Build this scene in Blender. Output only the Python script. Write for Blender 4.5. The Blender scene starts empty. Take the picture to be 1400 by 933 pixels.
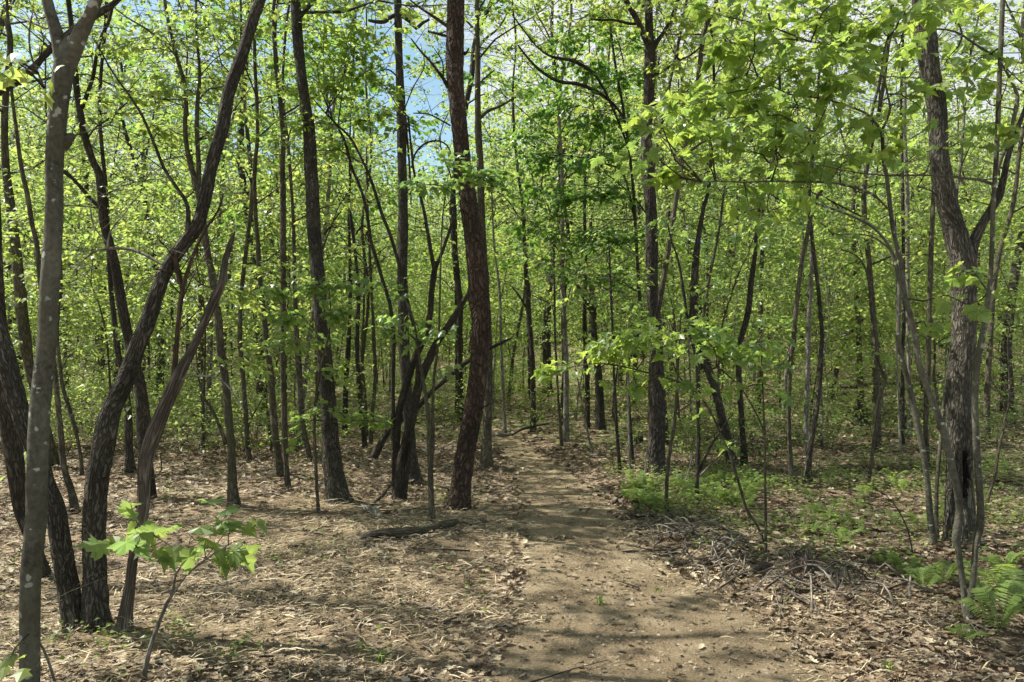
import bpy, math, random
import numpy as np
from mathutils import Vector, noise

random.seed(11)
RNG = np.random.default_rng(11)
SC = bpy.context.scene
COL = SC.collection
PI = math.pi

# ------------------------------------------------------------------ camera
F = 1011.1                       # focal length in photo pixels (1400 wide)
PITCH = math.atan(34.5 / F)
CAMZ = 1.6
cp, sp_ = math.cos(PITCH), math.sin(PITCH)
cam = bpy.data.cameras.new('camera')
cam.sensor_width = 36.0
cam.lens = F / 1400 * 36
cam.clip_end = 1000
cam.clip_start = 0.05
camo = bpy.data.objects.new('camera', cam)
COL.objects.link(camo)
camo.location = (0, 0, CAMZ)
camo.rotation_euler = (PI / 2 + PITCH, 0, 0)
SC.camera = camo


def ray(px, py):
    u = (px - 700) / F
    v = (466.5 - py) / F
    return np.array([u, cp - v * sp_, sp_ + v * cp])


def at(px, py, Y):
    d = ray(px, py)
    t = Y / d[1]
    return np.array([d[0] * t, Y, CAMZ + d[2] * t])


def sm(a):
    a = np.clip(a, 0, 1)
    return a * a * (3 - 2 * a)


# path edges in photo pixels -> flat ground
PATH = [(933, 640, 1165), (900, 656, 1125), (850, 682, 1060), (815, 688, 1000), (790, 692, 950), (760, 698, 904),
        (730, 702, 872), (700, 702, 846), (680, 700, 828), (660, 702, 806), (645, 698, 790), (632, 690, 772),
        (622, 684, 748), (614, 678, 722)]


def flat(px, py):
    d = ray(px, py)
    t = -CAMZ / d[2]
    return d[0] * t, d[1] * t


PY = [-8.0]; PL = [-0.75]; PR = [1.55]
for (py, l, r) in PATH:
    a = flat(l, py); b = flat(r, py)
    PY.append(a[1]); PL.append(a[0]); PR.append(b[0])
PY.append(PY[-1] + 5); PL.append(PL[-1] - 0.7); PR.append(PR[-1] - 0.95)
PY = np.array(PY); PL = np.array(PL); PR = np.array(PR)


MOUNDS = []


def gz(x, y):
    x = np.asarray(x, float); y = np.asarray(y, float)
    far = np.log1p(np.exp(np.clip((y - 14) / 2.0, -30, 30))) * 2.0
    slope = 0.028 + 0.05 / (1 + np.exp(-(x - 2) / 4))
    z = slope * far
    z = z + 0.10 * np.log1p(np.exp(np.clip((y - 42) / 4, -30, 30))) * 4
    f = sm((np.hypot(x, y) - 3) / 6)
    z = z + f * (0.05 * np.sin(0.55 * x + 0.35 * y) + 0.035 * np.sin(1.3 * x - 0.8 * y + 1))
    ff = 1 - sm((y - 12) / 6)
    xr = np.interp(y, PY, PR); xl = np.interp(y, PY, PL)
    for (mx_, my_, mr_) in MOUNDS:
        z = z + 0.35 * mr_ * np.exp(-((x - mx_) ** 2 + (y - my_) ** 2) / (2.2 * mr_ + 0.05) ** 2)
    z = z + ff * (0.11 * sm((x - xr + 0.05) / 0.7) + 0.04 * sm((xl - x) / 0.7))
    return z


def gz1(x, y):
    return float(gz(x, y))


_T = np.concatenate([np.linspace(1.5, 30, 2400), np.linspace(30, 140, 1500)])


def ground(px, py):
    d = ray(px, py)
    t = _T / d[1]
    X = d[0] * t; Y = d[1] * t; Z = CAMZ + d[2] * t
    h = Z - gz(X, Y)
    i = int(np.argmax(h < 0))
    if h[i] >= 0:
        i = len(_T) - 1
    return np.array([X[i], Y[i], float(gz(X[i], Y[i]))])


def proj(p):
    q = np.asarray(p, float) - np.array([0, 0, CAMZ])
    z = q[1] * cp + q[2] * sp_
    up = -q[1] * sp_ + q[2] * cp
    return 700 + F * q[0] / z, 466.5 - F * up / z


# ------------------------------------------------------------------ materials
def newmat(name):
    m = bpy.data.materials.new(name)
    m.use_nodes = True
    nt = m.node_tree
    for n in list(nt.nodes):
        nt.nodes.remove(n)
    out = nt.nodes.new('ShaderNodeOutputMaterial')
    return m, nt, out


def N(nt, t, **k):
    n = nt.nodes.new(t)
    for a, b in k.items():
        setattr(n, a, b)
    return n


def ramp(nt, stops, interp='LINEAR'):
    r = nt.nodes.new('ShaderNodeValToRGB')
    r.color_ramp.interpolation = interp
    e = r.color_ramp.elements
    e[0].position, e[0].color = stops[0][0], (*stops[0][1], 1)
    e[1].position, e[1].color = stops[1][0], (*stops[1][1], 1)
    for p, c in stops[2:]:
        x = e.new(p); x.color = (*c, 1)
    return r


def bark_mat(name, dark, light, scale=22, stretch=4.0, strength=0.9, dist=0.02, spots=None, moss=None, smooth=False):
    m, nt, out = newmat(name)
    L = nt.links.new
    at_ = N(nt, 'ShaderNodeAttribute', attribute_name='bark')
    mp = N(nt, 'ShaderNodeMapping')
    mp.inputs['Scale'].default_value = (1, 1, 1.0 / stretch)
    L(at_.outputs['Vector'], mp.inputs['Vector'])
    wn = N(nt, 'ShaderNodeTexNoise')
    wn.inputs['Scale'].default_value = scale * 0.7
    L(mp.outputs[0], wn.inputs['Vector'])
    mixv = N(nt, 'ShaderNodeMix', data_type='VECTOR')
    mixv.inputs[0].default_value = 0.085
    L(mp.outputs[0], mixv.inputs[4]); L(wn.outputs['Color'], mixv.inputs[5])
    vo = N(nt, 'ShaderNodeTexVoronoi', feature='DISTANCE_TO_EDGE')
    vo.inputs['Scale'].default_value = scale
    L(mixv.outputs[1], vo.inputs['Vector'])
    r1 = ramp(nt, [(0.0, (0, 0, 0)), (0.28, (1, 1, 1))])
    L(vo.outputs['Distance'], r1.inputs[0])
    n2 = N(nt, 'ShaderNodeTexNoise')
    n2.inputs['Scale'].default_value = scale * 3.0
    n2.inputs['Detail'].default_value = 6
    n2.inputs['Roughness'].default_value = 0.7
    L(mp.outputs[0], n2.inputs['Vector'])
    n3 = N(nt, 'ShaderNodeTexNoise')
    n3.inputs['Scale'].default_value = 3.5
    n3.inputs['Detail'].default_value = 4
    L(at_.outputs['Vector'], n3.inputs['Vector'])
    # height
    h = N(nt, 'ShaderNodeMath', operation='MULTIPLY_ADD')
    h.inputs[1].default_value = 0.45 if not smooth else 1.0
    L(n2.outputs['Fac'], h.inputs[0])
    if smooth:
        h.inputs[2].default_value = 0
    else:
        L(r1.outputs[0], h.inputs[2])
    # colour = noise between dark and light
    f = N(nt, 'ShaderNodeMath', operation='MULTIPLY_ADD')
    L(n2.outputs['Fac'], f.inputs[0]); f.inputs[1].default_value = 0.9
    f2 = N(nt, 'ShaderNodeMath', operation='MULTIPLY_ADD')
    L(n3.outputs['Fac'], f2.inputs[0]); f2.inputs[1].default_value = 0.9; f2.inputs[2].default_value = -0.45
    L(f2.outputs[0], f.inputs[2])
    cr = ramp(nt, [(0.2, dark), (0.75, light)])
    L(f.outputs[0], cr.inputs[0])
    col = cr.outputs[0]
    if not smooth:
        rc = ramp(nt, [(0.0, (0.38, 0.36, 0.34)), (0.9, (1, 1, 1))])
        L(r1.outputs[0], rc.inputs[0])
        mc = N(nt, 'ShaderNodeMix', data_type='RGBA', blend_type='MULTIPLY'); mc.inputs[0].default_value = 1.0
        L(col, mc.inputs[6]); L(rc.outputs[0], mc.inputs[7])
        col = mc.outputs[2]
    if spots:
        v2 = N(nt, 'ShaderNodeTexVoronoi', feature='F1'); v2.inputs['Scale'].default_value = 26; v2.inputs['Randomness'].default_value = 1.0
        nw = N(nt, 'ShaderNodeTexNoise'); nw.inputs['Scale'].default_value = 30; nw.inputs['Detail'].default_value = 3
        L(at_.outputs['Vector'], nw.inputs['Vector'])
        mw = N(nt, 'ShaderNodeMix', data_type='VECTOR'); mw.inputs[0].default_value = 0.045
        L(at_.outputs['Vector'], mw.inputs[4]); L(nw.outputs['Color'], mw.inputs[5]); L(mw.outputs[1], v2.inputs['Vector'])
        sc_ = N(nt, 'ShaderNodeSeparateColor'); L(v2.outputs['Color'], sc_.inputs[0])
        rad = N(nt, 'ShaderNodeMath', operation='MULTIPLY_ADD'); rad.inputs[1].default_value = 0.9; rad.inputs[2].default_value = -0.40
        L(sc_.outputs[0], rad.inputs[0])
        df = N(nt, 'ShaderNodeMath', operation='SUBTRACT'); L(rad.outputs[0], df.inputs[0]); L(v2.outputs['Distance'], df.inputs[1])
        mm = N(nt, 'ShaderNodeMath', operation='MULTIPLY', use_clamp=True); L(df.outputs[0], mm.inputs[0]); mm.inputs[1].default_value = 9.0
        mx = N(nt, 'ShaderNodeMix', data_type='RGBA')
        L(mm.outputs[0], mx.inputs[0]); L(col, mx.inputs[6]); mx.inputs[7].default_value = (*spots, 1)
        col = mx.outputs[2]
    if moss:
        n5 = N(nt, 'ShaderNodeTexNoise'); n5.inputs['Scale'].default_value = 2.2; n5.inputs['Detail'].default_value = 5
        L(at_.outputs['Vector'], n5.inputs['Vector'])
        r5 = ramp(nt, [(0.5, (0, 0, 0)), (0.7, (0.6, 0.6, 0.6))])
        L(n5.outputs['Fac'], r5.inputs[0])
        mx = N(nt, 'ShaderNodeMix', data_type='RGBA')
        L(r5.outputs[0], mx.inputs[0]); L(col, mx.inputs[6]); mx.inputs[7].default_value = (*moss, 1)
        col = mx.outputs[2]
    b = N(nt, 'ShaderNodeBump')
    b.inputs['Strength'].default_value = strength
    b.inputs['Distance'].default_value = dist
    L(h.outputs[0], b.inputs['Height'])
    p = N(nt, 'ShaderNodeBsdfPrincipled')
    p.inputs['Roughness'].default_value = 0.85
    p.inputs['Specular IOR Level'].default_value = 0.25
    L(col, p.inputs['Base Color']); L(b.outputs[0], p.inputs['Normal'])
    L(p.outputs[0], out.inputs[0])
    return m


def leaf_mat(name, refl, trans, var=0.35, fac=0.5, rough=0.42):
    m, nt, out = newmat(name)
    L = nt.links.new
    geo = N(nt, 'ShaderNodeNewGeometry')
    oi = N(nt, 'ShaderNodeObjectInfo')
    a = N(nt, 'ShaderNodeMath', operation='MULTIPLY_ADD')
    L(geo.outputs['Random Per Island'], a.inputs[0]); a.inputs[1].default_value = 0.6
    b = N(nt, 'ShaderNodeMath', operation='MULTIPLY')
    L(oi.outputs['Random'], b.inputs[0]); b.inputs[1].default_value = 0.4
    L(b.outputs[0], a.inputs[2])

    def mul(c, s):
        return tuple(max(0, x * k) for x, k in zip(c, s))
    r1 = ramp(nt, [(0, mul(refl, (1 - var, 1 - var * .8, 1 - var * .2))), (1, mul(refl, (1 + var, 1 + var * .55, 1)))])
    r2 = ramp(nt, [(0, mul(trans, (1 - var, 1 - var * .7, 1))), (1, mul(trans, (1 + var, 1 + var * .4, 1)))])
    L(a.outputs[0], r1.inputs[0]); L(a.outputs[0], r2.inputs[0])
    p = N(nt, 'ShaderNodeBsdfPrincipled')
    p.inputs['Roughness'].default_value = rough
    p.inputs['Specular IOR Level'].default_value = 0.45
    t = N(nt, 'ShaderNodeBsdfTranslucent')
    L(r1.outputs[0], p.inputs['Base Color']); L(r2.outputs[0], t.inputs['Color'])
    mx = N(nt, 'ShaderNodeMixShader'); mx.inputs[0].default_value = fac
    L(p.outputs[0], mx.inputs[1]); L(t.outputs[0], mx.inputs[2])
    L(mx.outputs[0], out.inputs[0])
    return m


def island_mat(name, stops, rough=0.8, trans=0.0, spec=0.3):
    m, nt, out = newmat(name)
    L = nt.links.new
    geo = N(nt, 'ShaderNodeNewGeometry')
    r1 = ramp(nt, stops)
    L(geo.outputs['Random Per Island'], r1.inputs[0])
    p = N(nt, 'ShaderNodeBsdfPrincipled')
    p.inputs['Roughness'].default_value = rough
    p.inputs['Specular IOR Level'].default_value = spec
    L(r1.outputs[0], p.inputs['Base Color'])
    if trans:
        t = N(nt, 'ShaderNodeBsdfTranslucent')
        L(r1.outputs[0], t.inputs['Color'])
        mx = N(nt, 'ShaderNodeMixShader'); mx.inputs[0].default_value = trans
        L(p.outputs[0], mx.inputs[1]); L(t.outputs[0], mx.inputs[2])
        L(mx.outputs[0], out.inputs[0])
    else:
        L(p.outputs[0], out.inputs[0])
    return m


def ground_mat():
    m, nt, out = newmat('forest_floor')
    L = nt.links.new
    tc = N(nt, 'ShaderNodeTexCoord')
    vo = N(nt, 'ShaderNodeTexVoronoi'); vo.inputs['Scale'].default_value = 17
    wn = N(nt, 'ShaderNodeTexNoise'); wn.inputs['Scale'].default_value = 12; wn.inputs['Detail'].default_value = 3
    L(tc.outputs['Object'], wn.inputs['Vector'])
    mv = N(nt, 'ShaderNodeMix', data_type='VECTOR'); mv.inputs[0].default_value = 0.08
    L(tc.outputs['Object'], mv.inputs[4]); L(wn.outputs['Color'], mv.inputs[5])
    L(mv.outputs[1], vo.inputs['Vector'])
    hs = N(nt, 'ShaderNodeSeparateColor')
    L(vo.outputs['Color'], hs.inputs[0])
    litter = ramp(nt, [(0.0, (0.07, 0.045, 0.03)), (0.35, (0.15, 0.10, 0.065)), (0.7, (0.24, 0.175, 0.12)), (1.0, (0.36, 0.29, 0.215))])
    L(hs.outputs[0], litter.inputs[0])
    n1 = N(nt, 'ShaderNodeTexNoise'); n1.inputs['Scale'].default_value = 45; n1.inputs['Detail'].default_value = 6; n1.inputs['Roughness'].default_value = 0.75
    L(tc.outputs['Object'], n1.inputs['Vector'])
    straw = ramp(nt, [(0.3, (0.085, 0.06, 0.036)), (0.6, (0.255, 0.198, 0.12)), (0.8, (0.42, 0.35, 0.225))])
    L(n1.outputs['Fac'], straw.inputs[0])
    va = N(nt, 'ShaderNodeAttribute', attribute_name='straw')
    n2 = N(nt, 'ShaderNodeTexNoise'); n2.inputs['Scale'].default_value = 1.6; n2.inputs['Detail'].default_value = 6
    L(tc.outputs['Object'], n2.inputs['Vector'])
    k = N(nt, 'ShaderNodeMath', operation='MULTIPLY_ADD'); k.inputs[1].default_value = 1.6; k.inputs[2].default_value = -1.0
    L(n2.outputs['Fac'], k.inputs[0])
    k2 = N(nt, 'ShaderNodeMath', operation='ADD', use_clamp=True)
    L(va.outputs['Fac'], k2.inputs[0]); L(k.outputs[0], k2.inputs[1])
    mx = N(nt, 'ShaderNodeMix', data_type='RGBA')
    L(k2.outputs[0], mx.inputs[0]); L(litter.outputs[0], mx.inputs[6]); L(straw.outputs[0], mx.inputs[7])
    # green moss / seedlings far off
    vg = N(nt, 'ShaderNodeAttribute', attribute_name='green')
    n3 = N(nt, 'ShaderNodeTexNoise'); n3.inputs['Scale'].default_value = 2.5; n3.inputs['Detail'].default_value = 8; n3.inputs['Roughness'].default_value = 0.7
    L(tc.outputs['Object'], n3.inputs['Vector'])
    r3 = ramp(nt, [(0.45, (0, 0, 0)), (0.6, (1, 1, 1))])
    L(n3.outputs['Fac'], r3.inputs[0])
    g = N(nt, 'ShaderNodeMath', operation='MULTIPLY')
    L(r3.outputs[0], g.inputs[0]); L(vg.outputs['Fac'], g.inputs[1])
    mx2 = N(nt, 'ShaderNodeMix', data_type='RGBA')
    L(g.outputs[0], mx2.inputs[0]); L(mx.outputs[2], mx2.inputs[6]); mx2.inputs[7].default_value = (0.09, 0.15, 0.03, 1)
    hh = N(nt, 'ShaderNodeMath', operation='ADD')
    L(n1.outputs['Fac'], hh.inputs[0]); L(hs.outputs[1], hh.inputs[1])
    b = N(nt, 'ShaderNodeBump'); b.inputs['Strength'].default_value = 0.7; b.inputs['Distance'].default_value = 0.03
    L(hh.outputs[0], b.inputs['Height'])
    p = N(nt, 'ShaderNodeBsdfPrincipled'); p.inputs['Roughness'].default_value = 0.9; p.inputs['Specular IOR Level'].default_value = 0.15
    L(mx2.outputs[2], p.inputs['Base Color']); L(b.outputs[0], p.inputs['Normal'])
    L(p.outputs[0], out.inputs[0])
    return m


def path_mat():
    m, nt, out = newmat('trail_dirt')
    L = nt.links.new
    tc = N(nt, 'ShaderNodeTexCoord')
    n1 = N(nt, 'ShaderNodeTexNoise'); n1.inputs['Scale'].default_value = 70; n1.inputs['Detail'].default_value = 8; n1.inputs['Roughness'].default_value = 0.8
    n2 = N(nt, 'ShaderNodeTexNoise'); n2.inputs['Scale'].default_value = 2.4; n2.inputs['Detail'].default_value = 6
    vo = N(nt, 'ShaderNodeTexVoronoi'); vo.inputs['Scale'].default_value = 60
    for n in (n1, n2, vo):
        L(tc.outputs['Object'], n.inputs['Vector'])
    f = N(nt, 'ShaderNodeMath', operation='MULTIPLY_ADD'); f.inputs[1].default_value = 0.75
    L(n2.outputs['Fac'], f.inputs[0])
    f2 = N(nt, 'ShaderNodeMath', operation='MULTIPLY_ADD'); f2.inputs[1].default_value = 1.5; f2.inputs[2].default_value = -0.65
    L(n1.outputs['Fac'], f2.inputs[0]); L(f2.outputs[0], f.inputs[2])
    cr = ramp(nt, [(0.22, (0.12, 0.085, 0.05)), (0.5, (0.32, 0.25, 0.155)), (0.78, (0.50, 0.41, 0.27))])
    L(f.outputs[0], cr.inputs[0])
    s = N(nt, 'ShaderNodeSeparateColor'); L(vo.outputs['Color'], s.inputs[0])
    r = ramp(nt, [(0.975, (0, 0, 0)), (0.985, (1, 1, 1))]); L(s.outputs[0], r.inputs[0])
    mx = N(nt, 'ShaderNodeMix', data_type='RGBA')
    L(r.outputs[0], mx.inputs[0]); L(cr.outputs[0], mx.inputs[6]); mx.inputs[7].default_value = (0.48, 0.42, 0.33, 1)
    h = N(nt, 'ShaderNodeMath', operation='ADD'); L(n1.outputs['Fac'], h.inputs[0]); L(n2.outputs['Fac'], h.inputs[1])
    b = N(nt, 'ShaderNodeBump'); b.inputs['Strength'].default_value = 1.0; b.inputs['Distance'].default_value = 0.045
    L(h.outputs[0], b.inputs['Height'])
    p = N(nt, 'ShaderNodeBsdfPrincipled'); p.inputs['Roughness'].default_value = 0.95; p.inputs['Specular IOR Level'].default_value = 0.1
    L(mx.outputs[2], p.inputs['Base Color']); L(b.outputs[0], p.inputs['Normal'])
    L(p.outputs[0], out.inputs[0])
    return m


M = {}
M['oak'] = bark_mat('oak_bark', (0.055, 0.048, 0.035), (0.185, 0.168, 0.128), 58, 7.0, 1.0, 0.03)
M['oakpale'] = bark_mat('pale_ridged_oak_bark', (0.065, 0.057, 0.043), (0.26, 0.24, 0.19), 48, 7.0, 1.0, 0.035)
M['hollow'] = bark_mat('rotten_shaded_wood', (0.010, 0.008, 0.006), (0.03, 0.023, 0.018), 40, 7.0, 1.0, 0.02)  # rotten wood, near-black so the hollow's shade is put into its colour
M['oakred'] = bark_mat('reddish_oak_bark', (0.048, 0.04, 0.029), (0.14, 0.118, 0.085), 54, 8.0, 1.0, 0.025)
M['pine'] = bark_mat('pine_bark', (0.042, 0.029, 0.022), (0.15, 0.098, 0.07), 30, 3.2, 1.0, 0.03)
M['gray'] = bark_mat('smooth_grey_bark', (0.028, 0.025, 0.017), (0.165, 0.158, 0.115), 16, 1.4, 0.9, 0.014, spots=(0.36, 0.37, 0.31), moss=(0.06, 0.056, 0.03), smooth=True)
M['dark'] = bark_mat('dark_bark', (0.038, 0.032, 0.026), (0.135, 0.117, 0.092), 40, 6.5, 1.0, 0.02)
M['olive'] = bark_mat('olive_bark', (0.055, 0.047, 0.032), (0.165, 0.145, 0.10), 34, 4.5, 0.8, 0.012, moss=(0.08, 0.08, 0.04))
M['pale'] = bark_mat('pale_grey_bark', (0.14, 0.125, 0.10), (0.34, 0.32, 0.27), 30, 4.0, 0.6, 0.01)
M['dead'] = bark_mat('weathered_dead_wood', (0.075, 0.06, 0.046), (0.27, 0.225, 0.18), 42, 14.0, 1.0, 0.02)
M['redwood'] = bark_mat('reddish_dead_wood', (0.055, 0.038, 0.026), (0.16, 0.105, 0.07), 40, 10.0, 0.9, 0.015)
M['twig'] = bark_mat('twig_bark', (0.035, 0.028, 0.02), (0.12, 0.1, 0.075), 30, 3.0, 0.5, 0.004)
M['lime'] = leaf_mat('lime_spring_leaf', (0.135, 0.21, 0.058), (0.405, 0.55, 0.12), 0.38, 0.55)
M['green'] = leaf_mat('green_maple_leaf', (0.105, 0.175, 0.055), (0.345, 0.52, 0.095), 0.42, 0.6, 0.34)
M['deep'] = leaf_mat('deep_green_leaf', (0.07, 0.145, 0.034), (0.22, 0.42, 0.05), 0.34, 0.52, 0.36)
M['fern'] = leaf_mat('fern_leaf', (0.155, 0.235, 0.06), (0.37, 0.50, 0.11), 0.22, 0.5, 0.55)
M['far'] = leaf_mat('distant_spring_leaf', (0.155, 0.222, 0.078), (0.44, 0.56, 0.15), 0.38, 0.55)
M['litter'] = island_mat('dry_leaf', [(0.0, (0.045, 0.028, 0.019)), (0.4, (0.125, 0.088, 0.053)), (0.75, (0.24, 0.183, 0.115)), (1.0, (0.43, 0.37, 0.26))], 0.6, 0.2, 0.4)
M['straw'] = island_mat('dry_straw', [(0.0, (0.16, 0.105, 0.06)), (0.45, (0.36, 0.29, 0.175)), (1.0, (0.56, 0.485, 0.33))], 0.7, 0.1)
M['chip'] = island_mat('wood_chip', [(0.0, (0.05, 0.035, 0.024)), (0.55, (0.2, 0.155, 0.1)), (1.0, (0.4, 0.335, 0.24))], 0.85)
M['floor'] = ground_mat()
M['path'] = path_mat()


# ------------------------------------------------------------------ mesh builder
class MB:
    def __init__(s):
        s.v = []; s.f3 = []; s.f4 = []; s.m3 = []; s.m4 = []; s.b = []; s.n = 0

    def add(s, v, f3=None, f4=None, mat=0, bark=None):
        v = np.asarray(v, float).reshape(-1, 3)
        s.v.append(v)
        s.b.append(np.asarray(bark, float).reshape(-1, 3) if bark is not None else v)
        if f3 is not None and len(f3):
            f3 = np.asarray(f3, int) + s.n
            s.f3.append(f3); s.m3.append(np.full(len(f3), mat))
        if f4 is not None and len(f4):
            f4 = np.asarray(f4, int) + s.n
            s.f4.append(f4); s.m4.append(np.full(len(f4), mat))
        s.n += len(v)

    def mesh(s, name, mats, smooth=True, origin=None):
        me = bpy.data.meshes.new(name)
        V = np.concatenate(s.v) if s.v else np.zeros((0, 3))
        if origin is not None:
            V = V - np.asarray(origin)
        B = np.concatenate(s.b) if s.b else V
        f3 = np.concatenate(s.f3) if s.f3 else np.zeros((0, 3), int)
        f4 = np.concatenate(s.f4) if s.f4 else np.zeros((0, 4), int)
        mi = np.concatenate(([np.concatenate(s.m3)] if s.m3 else []) + ([np.concatenate(s.m4)] if s.m4 else [])) if (s.m3 or s.m4) else np.zeros(0, int)
        me.vertices.add(len(V)); me.vertices.foreach_set('co', V.astype(np.float32).ravel())
        loops = np.concatenate([f3.ravel(), f4.ravel()])
        me.loops.add(len(loops)); me.loops.foreach_set('vertex_index', loops.astype(np.int32))
        tot = np.concatenate([np.full(len(f3), 3), np.full(len(f4), 4)])
        st = np.concatenate([[0], np.cumsum(tot)[:-1]]) if len(tot) else np.zeros(0)
        me.polygons.add(len(tot))
        me.polygons.foreach_set('loop_start', st.astype(np.int32))
        me.polygons.foreach_set('material_index', mi.astype(np.int32))
        me.polygons.foreach_set('use_smooth', np.full(len(tot), smooth))
        for m in mats:
            me.materials.append(m)
        me.update(calc_edges=True)
        a = me.attributes.new('bark', 'FLOAT_VECTOR', 'POINT')
        a.data.foreach_set('vector', B.astype(np.float32).ravel())
        return me


def obj(name, me, parent=None):
    o = bpy.data.objects.new(name, me)
    COL.objects.link(o)
    if parent is not None:
        o.parent = parent
    return o


def tag(o, label, cat, group=None, kind=None):
    if label: o['label'] = label
    if cat: o['category'] = cat
    if group: o['group'] = group
    if kind: o['kind'] = kind
    return o


def empty(name, loc):
    o = bpy.data.objects.new(name, None)
    o.empty_display_size = 0.2
    COL.objects.link(o)
    o.location = tuple(float(a) for a in loc)
    return o


def resample(P, R, step):
    P = np.asarray(P, float); R = np.asarray(R, float)
    d = np.concatenate([[0], np.cumsum(np.linalg.norm(np.diff(P, axis=0), axis=1))])
    n = max(3, int(d[-1] / step) + 1)
    s = np.linspace(0, d[-1], n)
    # catmull style tangents (hermite)
    T = np.gradient(P, axis=0) / np.maximum(np.gradient(d), 1e-6)[:, None]
    i = np.clip(np.searchsorted(d, s, 'right') - 1, 0, len(d) - 2)
    h = (d[i + 1] - d[i]); t = (s - d[i]) / np.maximum(h, 1e-9)
    h00 = 2 * t**3 - 3 * t**2 + 1; h10 = t**3 - 2 * t**2 + t; h01 = -2 * t**3 + 3 * t**2; h11 = t**3 - t**2
    Q = h00[:, None] * P[i] + (h10 * h)[:, None] * T[i] + h01[:, None] * P[i + 1] + (h11 * h)[:, None] * T[i + 1]
    return Q, np.interp(s, d, R), s


def tube(mb, P, R, seg=8, step=None, mat=0, rough=0.0, lobes=None, fiss=None, seed=0, hollow=None):
    """swept tube along P with radii R, closed ends"""
    P = np.asarray(P, float); R = np.asarray(R, float)
    if step:
        P, R, S = resample(P, R, step)
    else:
        S = np.concatenate([[0], np.cumsum(np.linalg.norm(np.diff(P, axis=0), axis=1))])
    n = len(P)
    T = np.gradient(P, axis=0)
    T /= np.maximum(np.linalg.norm(T, axis=1), 1e-9)[:, None]
    ref = np.array([1.0, 0, 0]) if abs(T[0][0]) < 0.8 else np.array([0, 1.0, 0])
    U = np.zeros((n, 3))
    u = ref - T[0] * ref.dot(T[0]); u /= np.linalg.norm(u); U[0] = u
    for i in range(1, n):
        u = U[i - 1] - T[i] * U[i - 1].dot(T[i]); U[i] = u / max(np.linalg.norm(u), 1e-9)
    W = np.cross(T, U)
    a = np.linspace(0, 2 * PI, seg, endpoint=False)
    ca, sa = np.cos(a), np.sin(a)
    rr = np.repeat(R[:, None], seg, 1)
    rm = float(np.mean(R))
    bark = np.stack([np.broadcast_to(rm * ca, (n, seg)), np.broadcast_to(rm * sa, (n, seg)), np.repeat(S[:, None], seg, 1)], -1) + seed * 3.7
    if rough:
        q = bark / max(rm, 1e-6)
        rr = rr * (1 + rough * (np.sin(q[..., 0] * 2.1 + S[:, None] * 3.1 + seed) * 0.5 + np.sin(q[..., 1] * 2.7 - S[:, None] * 4.3 + seed * 2) * 0.5
                                + np.sin(S[:, None] * 9 + q[..., 0] * 3 + seed) * 0.25))
    if lobes is not None:
        k, amp, hgt = lobes
        w = np.exp(-S / hgt)[:, None]
        rr = rr * (1 + amp * w * (0.5 + 0.5 * np.cos(k * a + seed))[None, :])
    if lobes is not None and rm > 0.02:
        kr = np.random.default_rng(int(seed * 7 + n))
        for _ in range(int(3 + .6 * S[-1])):
            s0 = kr.uniform(0.3, S[-1]); a0 = kr.uniform(0, 2 * PI)
            da = (a - a0 + PI) % (2 * PI) - PI
            rr = rr + R[:, None] * kr.uniform(.08, .26) * np.exp(-((S - s0) / (1.1 * rm + .01)) ** 2)[:, None] * np.exp(-(da / .45) ** 2)[None, :]
    if fiss is not None:
        sc, st, amp = fiss
        flat_ = bark.reshape(-1, 3)
        h = np.empty(len(flat_))
        for j, b in enumerate(flat_):
            dd = noise.voronoi(Vector((b[0] * sc, b[1] * sc, b[2] * sc / st)))[0]
            h[j] = min(1.0, (dd[1] - dd[0]) * 2.2)
        h = h.reshape(n, seg)
        fade = np.clip(rr / max(R.max(), 1e-6), 0.2, 1)
        rr = rr + amp * (h - 0.6) * fade
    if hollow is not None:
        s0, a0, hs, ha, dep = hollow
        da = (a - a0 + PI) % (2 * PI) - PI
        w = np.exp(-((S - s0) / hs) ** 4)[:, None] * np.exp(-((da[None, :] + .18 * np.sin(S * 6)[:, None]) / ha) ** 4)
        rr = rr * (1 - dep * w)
    V = P[:, None, :] + rr[..., None] * (ca[None, :, None] * U[:, None, :] + sa[None, :, None] * W[:, None, :])
    V = V.reshape(-1, 3)
    i = np.arange(n - 1)[:, None] * seg; j = np.arange(seg)[None, :]
    j2 = (j + 1) % seg
    f4 = np.stack([i + j, i + j2, i + seg + j2, i + seg + j], -1).reshape(-1, 4)
    V = np.concatenate([V, P[:1], P[-1:] + T[-1:] * R[-1] * 0.6])
    bk = np.concatenate([bark.reshape(-1, 3), bark[0, :1], bark[-1, :1]])
    jj = np.arange(seg); jj2 = (jj + 1) % seg
    c0 = n * seg; c1 = c0 + 1; b1 = (n - 1) * seg
    f3 = np.concatenate([np.stack([np.full(seg, c0), jj2, jj], -1), np.stack([np.full(seg, c1), b1 + jj, b1 + jj2], -1)])
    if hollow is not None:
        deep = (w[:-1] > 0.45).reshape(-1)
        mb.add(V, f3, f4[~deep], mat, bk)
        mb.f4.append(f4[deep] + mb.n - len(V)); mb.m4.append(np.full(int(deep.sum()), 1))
    else:
        mb.add(V, f3, f4, mat, bk)
    return P, R


# ------------------------------------------------------------------ leaves
def fan(outline, center, bend):
    o = np.array(outline, float)
    pts = np.concatenate([[center], o])
    x, y = pts[:, 0], pts[:, 1]
    z = bend(x, y)
    V = np.stack([x, y, z], -1)
    k = len(o)
    f = np.stack([np.zeros(k, int), 1 + np.arange(k), 1 + (np.arange(k) + 1) % k], -1)
    return V, f


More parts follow.
